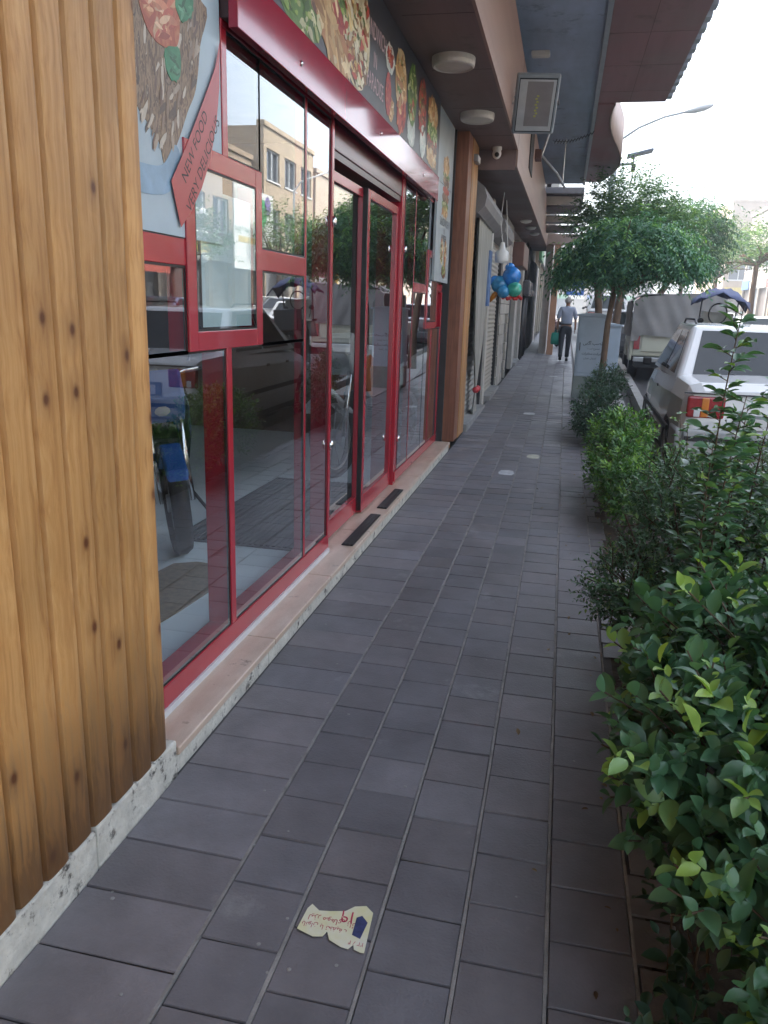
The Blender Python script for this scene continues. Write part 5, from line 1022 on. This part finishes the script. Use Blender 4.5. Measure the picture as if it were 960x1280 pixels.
# bright shrub and dark shrub
shrub('rounded bright green shrub in the planting bed beyond the concrete patch',(.68,7.0,-.01),[(.55,6.5,.34,.25,.55,.28,1.4),(.55,7.2,.40,.27,.6,.30,1.6),(.62,7.0,.60,.22,.5,.18,.8),(.58,6.05,.30,.22,.3,.24,.7)],760,.055,LP,per=9,fresh=.32,twl=.15,seed=31,width=.46,shape='simple',up=.6)
shrub('dark green glossy shrub beside the foot of the street cabinet',(.62,10.8,.02),[(.50,10.3,.40,.28,.55,.32,1.4),(.64,11.2,.62,.25,.45,.30,1.2),(.44,9.9,.32,.22,.35,.22,.6)],760,.055,LD,per=9,fresh=.05,twl=.15,seed=33,width=.4,shape='simple',up=.55)
# dry grass blade over the paving, bed edging block
tag(MB().tube([(.60,1.62,.10),(.46,1.72,.20),(.36,1.82,.27)],[.0022,.0016,.0008],5).tube([(.39,1.79,.25),(.37,1.79,.275)],[.001,.0006],4).build('dry_stalk',mat('dry_straw',(.42,.33,.2),rough=.8)),'thin dry straw stalk poking out over the dark paving','stalk')
# fallen leaves in the bed
g=np.random.default_rng(9); n=500; P=np.stack([np.where(np.arange(n)<430,g.uniform(.36,1.0,n),.40-np.abs(g.normal(size=n))*.16),g.uniform(.6,9,n),np.where(np.arange(n)<430,.004,.010)],1); P[:,2]+=[gz(y) for y in P[:,1]]
lf=leaves_mesh('leaf_litter',P,np.stack([g.normal(size=n),g.normal(size=n),g.normal(size=n)*.08],1),np.stack([g.normal(size=n)*.2,g.normal(size=n)*.2,np.ones(n)],1),g.uniform(.012,.034,n),g.uniform(0,1,n),leafmat('dry_leaf',(.07,.04,.02),(.20,.13,.06),(.25,.2,.08)),None)
tag(lf,kind='stuff',label='dry leaf litter scattered over the planting bed',cat='leaf litter')
# ---------------------------------------------------------------- trees
def tree(label,base,trunk_r,fork,crown,blobs,ntw,leaf,mat_,seed,droop=0,per=10,twl=.3,shell=.6,lean=(0,0),group='street trees on the near pavement',width=.35,trunks=1,limbs=16):
    g=np.random.default_rng(seed); t=T('street_tree',label,'tree',base,group); sm=MB(); B=np.array(base,float)
    f=B+np.array([lean[0],lean[1],fork])
    for k in range(trunks):
        o=np.array([(k-(trunks-1)/2)*.22,g.normal()*.05,0]) if trunks>1 else np.zeros(3)
        pts=[B+o*1.2,B+o*1.4+np.array([lean[0]*.25+.02,lean[1]*.3,fork*.35]),B+o*2+np.array([lean[0]*.6-.01,lean[1]*.6,fork*.7]),f+o*3]
        sm.tube([tuple(p) for p in pts],[trunk_r*1.25,trunk_r,trunk_r*.9,trunk_r*.8],9)
    sm.build('trunk',BARK,t,smooth=True); lm=MB(); wts=np.array([b[6] for b in blobs],float); wts/=wts.sum()
    for k in range(limbs):
        b=blobs[k%len(blobs)]; e=np.array(b[:3])+g.normal(size=3)*np.array(b[3:6])*.5; mid=(f+e)/2+np.array([0,0,.15])+g.normal(size=3)*.1
        lm.tube([tuple(f-np.array([0,0,.1])),tuple(mid),tuple(e)],[trunk_r*.5,trunk_r*.3,trunk_r*.1],6)
    lm.build('limbs',BARK,t,smooth=True)
    P=[];D=[];U=[];S=[];Tn=[]
    for i in range(ntw):
        b=blobs[g.choice(len(blobs),p=wts)]; d=g.normal(size=3); d/=np.linalg.norm(d)
        if droop and d[2]<-.35: d[2]*=-.6
        rr=g.uniform(shell**3,1)**(1/3)*(1+.12*g.normal()); p=np.array(b[:3])+d*rr*np.array(b[3:6]); isf=g.random()<(.28 if d[2]>.2 else .05)
        td=d*np.array([1,1,.5])+np.array([0,0,.45-droop*1.2])+g.normal(size=3)*.25; td/=np.linalg.norm(td); L_=twl*g.uniform(.6,1.4)
        for k in range(per):
            u=(k+.5)/per; q=p+td*L_*u+np.array([0,0,-droop*.35*L_*u*u]); s_=(-1)**k; sd=np.cross(td,[.1,.2,.9]); sd/=np.linalg.norm(sd)+1e-9
            P.append(q); D.append(sd*s_+td*.5-np.array([0,0,droop*.6])+g.normal(size=3)*.25); U.append(np.array([0,0,1])+g.normal(size=3)*.4); S.append(leaf*g.uniform(.65,1.2)); Tn.append(g.uniform(.82,1.) if isf else np.clip(g.normal(.4,.2),0,.8))
    leaves_mesh('crown',np.array(P),np.array(D),np.array(U),np.array(S),np.array(Tn),mat_,t,width,'simple'); return t
LT=leafmat('acacia_leaf',(.045,.13,.08),(.105,.25,.14),(.24,.42,.12),.45)
LT2=leafmat('sparse_tree_leaf',(.05,.11,.06),(.11,.21,.10),(.22,.32,.12),.5)
LT3=leafmat('pale_far_leaf',(.06,.09,.03),(.13,.17,.06),(.22,.26,.1),.6)
tree('umbrella-shaped acacia with drooping foliage standing by the cabinet',(.66,13.9,gz(13.9)),.055,1.95,None,
 [(.92,14.0,2.50,1.0,1.0,.48,2.6),(.42,14.0,2.28,.50,.7,.30,1.2),(1.60,14.1,2.40,.48,.7,.34,1.2),(1.05,14.1,2.85,.75,.7,.30,1.2)],2700,.095,LT,41,droop=.85,per=11,twl=.34,lean=(.12,.05),shell=.45)
tree('taller loose tree rising behind the umbrella-shaped acacia',(.95,18.6,gz(18.6)),.09,2.3,None,
 [(1.0,18.7,3.35,1.0,.9,.45,2.),(1.75,18.8,3.3,.85,.8,.5,1.5),(1.05,18.7,4.1,.62,.6,.42,.42),(1.5,18.7,3.85,.5,.5,.35,.3),(.6,18.7,3.7,.35,.4,.3,.25)],1500,.10,LT2,43,droop=.1,per=10,twl=.42,trunks=2,group='street trees on the near pavement')
tree('dark dense tree with hanging foliage, right of the acacia and behind the pickup',(2.0,21.5+3,gz(24)),.10,2.6,None,
 [(3.2,24.5,3.9,1.0,1.1,.85,2),(2.5,24.5,3.3,.9,1,.6,1),(3.4,24.5,3.1,.6,.8,.6,.8)],1300,.13,leafmat('dark_hanging_leaf',(.03,.085,.055),(.07,.15,.085),(.12,.22,.08)),47,droop=.7,per=10,twl=.5,lean=(1.0,0))
tree('slender tree with dark trunk in front of the far buildings',(6.9,33,gz(33)),.11,3.2,None,
 [(7.1,33,4.2,1.3,1.3,.8,1.5),(6.3,33.3,3.6,1.1,1.1,.7,1.2),(7.9,33,3.8,1.0,1.1,.7,1)],420,.15,LT2,51,droop=.2,per=9,twl=.6,group='trees farther up the street')
for k,(x,y,s,l) in enumerate(((6.0,46,1.,'pale sunlit tree in the middle distance left of the slender dark trunk'),(12.8,42,1.1,'round green tree on the far pavement, seen best in the door glass'),(12.9,30,.95,'green tree on the far pavement nearest to the camera'),(9.2,55,1.25,'pale sunlit tree before the beige tower block'),(2.6,62,1.2,'far tree at the end of the near pavement'))):
    z=gz(y); tree(l,(x,y,z),.13*s,2.6*s,None,[(x,y,z+4.1*s,1.7*s,1.7*s,1.1*s,2),(x-1.1*s,y,z+3.4*s,1.1*s,1.2*s,.8*s,1),(x+1.2*s,y+.3,z+3.5*s,1.1*s,1.2*s,.8*s,1)],520,.2,LT3 if k in(0,3,4) else LT2,60+k,droop=.25,per=8,twl=.7*s,group='trees farther up the street')
# ---------------------------------------------------------------- street lamps
t=T('street_lamp','grey street lamp with long curved arm and cobra head over the road','street lamp',(.98,25,gz(25)))
MB().tube([(.98,25,gz(25)),(.98,25,5.9),(1.0,25,6.2),(1.15,25,6.42),(1.6,25,6.72),(2.25,25,6.98),(2.85,25,7.10)],[.075,.05,.048,.045,.04,.035,.032],10).build('pole',mat('grey_galvanised',(.33,.36,.38),rough=.5,metal=.4),t,smooth=True)
MB().lathe((2.75,25,7.09),(1,0,.22),[(.03,0),(.06,.1),(.10,.3),(.10,.55),(.05,.75),(.001,.8)],14).build('lamp_head',mat('pale_lamp_head',(.38,.40,.42),rough=.4),t,smooth=True)
t=T('solar_lamp','flat solar panel lamp on a thin pole with a side arm','street lamp',(.90,22,gz(22)))
MB().tube([(.90,22,gz(22)),(.93,22,5.28)],.045,8).tube([(.93,22,5.24),(1.36,22,5.26),(1.36,22,5.42)],.035,8).build('pole',MATS['grey_galvanised'],t,smooth=True)
MB().obox((1.5,22,5.5),(.30,0,.07),(0,.22,0),(-.005,0,.025)).build('panel',mat('dark_solar_panel',(.10,.12,.16),rough=.25),t,bevel=.008)
MB().tube([(1.38,22,5.2),(1.34,22,4.8),(1.30,22,4.3)],.008,5).box(1.32,1.42,21.95,22.05,5.1,5.26).build('cable',IRON,t)
t=T('globe_lamp','ornamental lamp post with six white globes across the street','street lamp',(12.9,32.5,gz(32)))
MB().tube([(12.9,32.5,gz(32)),(12.9,32.5,5.0)],.06,8).build('pole',IRON,t,smooth=True)
for z in (3.2,4.1,5.0):
    for s_ in(-1,1):
        MB().tube([(12.9,32.5,z-.2),(12.9,32.5+s_*.45,z-.15),(12.9,32.5+s_*.45,z)],.025,6).build('arm',IRON,t); MB().ball((12.9,32.5+s_*.45,z+.2),.22).build('globe',WHITE,t,smooth=True)
t=T('roadside_lamp','white-armed street lamp across the street, seen in the glass over the white banner','street lamp',(12.6,44,gz(44)))
MB().tube([(12.6,44,gz(44)),(12.6,44,7.6),(12.2,44,8.1),(10.6,44,8.6)],[.09,.06,.05,.04],8).build('pole',WHITE,t,smooth=True); MB().lathe((10.7,44,8.58),(-1,0,.2),[(.03,0),(.13,.2),(.13,.7),(.001,.95)],12).build('lamp_head',WHITE,t,smooth=True)
# ---------------------------------------------------------------- buildings across the street and beyond
def facade(label,x,y,ln,h,col,rz,depth=9,st=3.1,ground=True,seed=1,bars=False,awn=None,bay=2.6,name='building_block',grp='buildings across the street'):
    g=random.Random(seed); t=T(name,label,'building',(0,0,0),grp); t['_w']=(0,0,0)
    W_=mat('render_%02d'%seed,col,rough=.85,var=.1,scale=1.2,dirt=(tuple(c*.72 for c in col),.9,.6)); FR=mat('pale_window_frame',(.55,.56,.55),rough=.5); PN=mat('dark_window_pane',(.035,.045,.055),rough=.08,spec=.9,coat=.5)
    mb=MB(); ns=int(h//st); g0=3.6; nb_=max(1,int(ln//bay)); bw=ln/nb_; wins=[]
    mb.box(-ln/2,ln/2,.3,depth,0,h); z=g0; mb.box(-ln/2,ln/2,0,.299,g0-.55,g0+.9)
    while z+st<=h+.01:
        s0,s1=z+.9,z+st-.55
        for b in range(nb_+1):
            xx=-ln/2+b*bw; mb.box(max(-ln/2,xx-.45),min(ln/2,xx+.45),0,.299,s0,s1)
        for b in range(nb_): wins.append((-ln/2+b*bw+.45,-ln/2+(b+1)*bw-.45,s0,s1))
        nz=z+st+.9 if z+2*st<=h+.01 else h
        mb.box(-ln/2,ln/2,0,.299,s1,nz); z+=st
    for b in range(nb_+1): xx=-ln/2+b*bw; mb.box(max(-ln/2,xx-.22),min(ln/2,xx+.22),.002,.298,0,g0-.55)
    mb.build('wall',W_,t); MB().box(-ln/2-.08,ln/2+.08,-.10,.4,h,h+.28).build('cornice',W_,t,bevel=.03)
    for (a,b,z0,z1) in wins:
        f=MB().box(a,a+.07,.1,.2,z0,z1).box(b-.07,b,.1,.2,z0,z1).box(a+.07,b-.07,.1,.2,z0,z0+.07).box(a+.07,b-.07,.1,.2,z1-.07,z1).box((a+b)/2-.03,(a+b)/2+.03,.1,.2,z0+.07,z1-.07)
        if bars: 
            for q in (.25,.75): f.box(a+(b-a)*q-.02,a+(b-a)*q+.02,.1,.2,z0+.07,z1-.07)
        f=f.build('window',FR,t); MB().box(a,b,.205,.24,z0,z1).build('pane',PN,f)
        MB().box(a-.08,b+.08,-.06,.1,z0-.08,z0).build('sill',FR,t)
    for b in range(nb_):
        a=-ln/2+b*bw+.22; e=a+bw-.44; cc=g.choice([(.20,.21,.22),(.12,.10,.09),(.3,.28,.24),(.08,.1,.12)])
        MB().box(a,e,.2,.28,0,g0-.55).build('shopfront',mat('shopfront_%d'%int(cc[0]*100),cc,rough=.3),t)
        sc2=g.choice([(.45,.08,.06),(.5,.5,.46),(.08,.16,.35),(.45,.36,.1),(.1,.28,.14),(.5,.5,.46)])
        MB().box(a,e,-.12,-.002,g0-.6,g0+.15).build('fascia_board',mat('sign_%d%d'%(int(sc2[0]*100),int(sc2[2]*100)),sc2,rough=.5),t,bevel=.02)
    t.location=(x,y,gz(y)); t.rotation_euler=(0,0,rz); return t
RZ=R(-90); TAN=(.31,.24,.165); SAND=(.36,.29,.20); BRK=(.22,.14,.10); GRB=(.25,.22,.19); CRM=(.38,.33,.25)
specs=[(2,9,7.5,TAN,'tan two-storey block across the street, nearest to the camera'),(11.5,9,9.9,SAND,'sand-coloured block across the street beside the nearest one'),(21,9,8.2,BRK,'brown brick block across the street'),(30.5,9,10.1,GRB,'grey-brown block with barred windows behind the globe lamp'),(39.5,8.5,8.6,TAN,'tan block across the street behind the big white banner'),(48.5,9,10.3,SAND,'sand block across the street past the white banner'),(58.5,10,9.2,CRM,'cream block across the street'),(70,12,9.0,GRB,'grey-brown block near the far end across the street')]
for k,(y,ln,h,c,l) in enumerate(specs): facade(l,14.6+.4*math.sin(k*2),y,ln-.05,h,c,RZ,seed=k+1,bars=k in(3,2))
facade('cream tower block with pale side wall above the far trees',20.5,92,9,12.2,(.34,.27,.205),R(8),10,seed=21,grp='far buildings at the end of the street')
facade('beige block beside the tower, partly behind the pale trees',31,104,12,12,(.32,.26,.2),R(5),10,seed=22,grp='far buildings at the end of the street')
facade('pale block closing the end of the street',2,150,26,12,(.34,.29,.24),0,10,seed=23,grp='far buildings at the end of the street')
facade('far beige block on the near side behind the toy balls and pillars',-1.2,42,18,12,CRM,R(90),8,seed=24,grp='buildings farther up the near side')
facade('far tan block on the near side past the beige one',-1.5,64,24,10.5,TAN,R(90),8,seed=25,grp='buildings farther up the near side')
facade('tan block behind the camera across the street',14.6,-9,12,9,SAND,RZ,seed=26)
# roof clutter, banner, awnings across the street
t=T('satellite_dish','round satellite dish on the roof edge across the street','satellite dish',(14.9,33,gz(33)+10.4))
MB().lathe((14.6,33,12.1),(-.8,-.4,.35),[(.001,.0),(.3,.05),(.6,.18),(.62,.2)],22).build('dish',WHITE,t,smooth=True); MB().tube([(14.9,33,10.5),(14.8,33,12.1)],.04,6).tube([(14.5,33.3,12.0),(13.9,32.7,12.4)],.02,5).build('stand',STEEL,t)
bnr=T('fruit_billboard','big white billboard with painted fruit and Persian lettering across the street','billboard',(13.6,40.5,4.5))
MB().box(13.55,13.62,37.8,43.2,3.2,7.2).build('board',mat('white_billboard',(.62,.63,.60),rough=.5,var=.04),bnr)
for (cy,cz,r1,r2,m_) in ((41.7,6.2,.55,.7,mat('kiwi_green',(.05,.28,.10),rough=.5,var=.4,scale=3)),(42.4,6.6,.45,.5,mat('plum_purple',(.16,.12,.30),rough=.5,var=.3,scale=3)),(40.9,6.7,.35,.35,mat('apple_red',(.4,.04,.04),rough=.5)),(42.6,4.3,.5,.6,GRN)):
    MB().prism(oval(cy,cz,r1,r2,0,26,.03),lambda a,b:(13.54,a,b),lambda a,b:(13.548,a,b)).build('printed_fruit',m_,bnr)
mb=MB(); text(mb,fa('میوه سرای شبانه'),.62,lambda u,v:(13.542,39.9-u,5.2+v)); mb.build('lettering',mat('green_lettering',(.04,.16,.08),rough=.5),bnr,fix=False)
MB().box(13.538,13.549,38.3,41.2,4.5,4.8).build('gold_strip',mat('gold_strip',(.5,.4,.15)),bnr)
def awn(label,y0,y1,z,col,n):
    t=T('shop_awning',label,'awning',(13,(y0+y1)/2,z),'fabric awnings across the street'); zz=gz(y0)
    MB().add([(14.2,y0,z+.9+zz),(14.2,y1,z+.9+zz),(12.2,y1,z+zz),(12.2,y0,z+zz),(14.2,y0,z+.93+zz),(14.2,y1,z+.93+zz),(12.2,y1,z+.03+zz),(12.2,y0,z+.03+zz)],[(0,1,2,3),(7,6,5,4),(0,4,5,1),(1,5,6,2),(2,6,7,3),(3,7,4,0)]).build('canopy',mat(n,col,rough=.8),t)
    MB().box(12.19,12.21,y0,y1,z+zz-.3,z+zz).build('valance',MATS[n],t)
awn('salmon red fabric awning across the street reflected in the hatch',23,28.5,2.6,(.50,.12,.09),'salmon_canvas'); awn('maroon fabric awning across the street past the billboard',45.5,49,2.8,(.10,.03,.04),'maroon_canvas')
t=T('yellow_scaffold','yellow steel frame at the right edge behind the parked cars','steel frame',(12.6,52,gz(52)))
YEL=mat('yellow_paint',(.62,.38,.04),rough=.5)
mb=MB()
for x in (12.3,15.2): mb.box(x-.12,x+.12,52,52.2,gz(52),gz(52)+4.6)
mb.box(12.42,15.08,52,52.2,gz(52)+4.3,gz(52)+4.6).box(12.42,15.08,52,52.2,gz(52)+2.9,gz(52)+3.05).build('frame',YEL,t)
MB().box(12.2,15,51.8,51.95,gz(52)+1.2,gz(52)+2.2).build('navy_hoarding',mat('navy_hoarding',(.03,.06,.14),rough=.6),t)
for k,(x,y,z,l) in enumerate(((.2,38,2.7,'blue hanging shop sign with white marks above the walking man'),(.35,44,2.2,'smaller blue sign just below the first one'))):
    t=T('blue_shop_sign',l,'sign',(x,y,z)); zz=gz(y)
    MB().box(x-.35,x+.55,y,y+.08,z+zz-.35,z+zz+.35).build('board',mat('blue_sign',(.04,.16,.5),rough=.5),t); MB().box(x-.25,x-.02,y-.01,y-.001,z+zz-.15,z+zz+.15).box(x+.1,x+.4,y-.01,y-.001,z+zz-.2,z+zz+.02).build('white_mark',WHITE,t); MB().tube([(x-.35,y+.04,z+zz),(-1.3,y+.04,z+zz)],.03,6).build('bracket',IRON,t)

# ---------------------------------------------------------------- air
hz=MB().box(-340,340,-330,330,-1.4,26).build('haze',None); hz['kind']='stuff'; hz['label']='thin pale summer haze filling the street air'; hz['category']='haze'
hm=bpy.data.materials.new('haze_air'); hm.use_nodes=True; nt=hm.node_tree
for n in list(nt.nodes):
    if n.type!='OUTPUT_MATERIAL': nt.nodes.remove(n)
pv=nt.nodes.new('ShaderNodeVolumePrincipled'); pv.inputs['Color'].default_value=(.86,.92,1,1); pv.inputs['Density'].default_value=.0034; pv.inputs['Anisotropy'].default_value=.3
nt.links.new(pv.outputs[0],[n for n in nt.nodes if n.type=='OUTPUT_MATERIAL'][0].inputs['Volume']); hz.data.materials.append(hm)
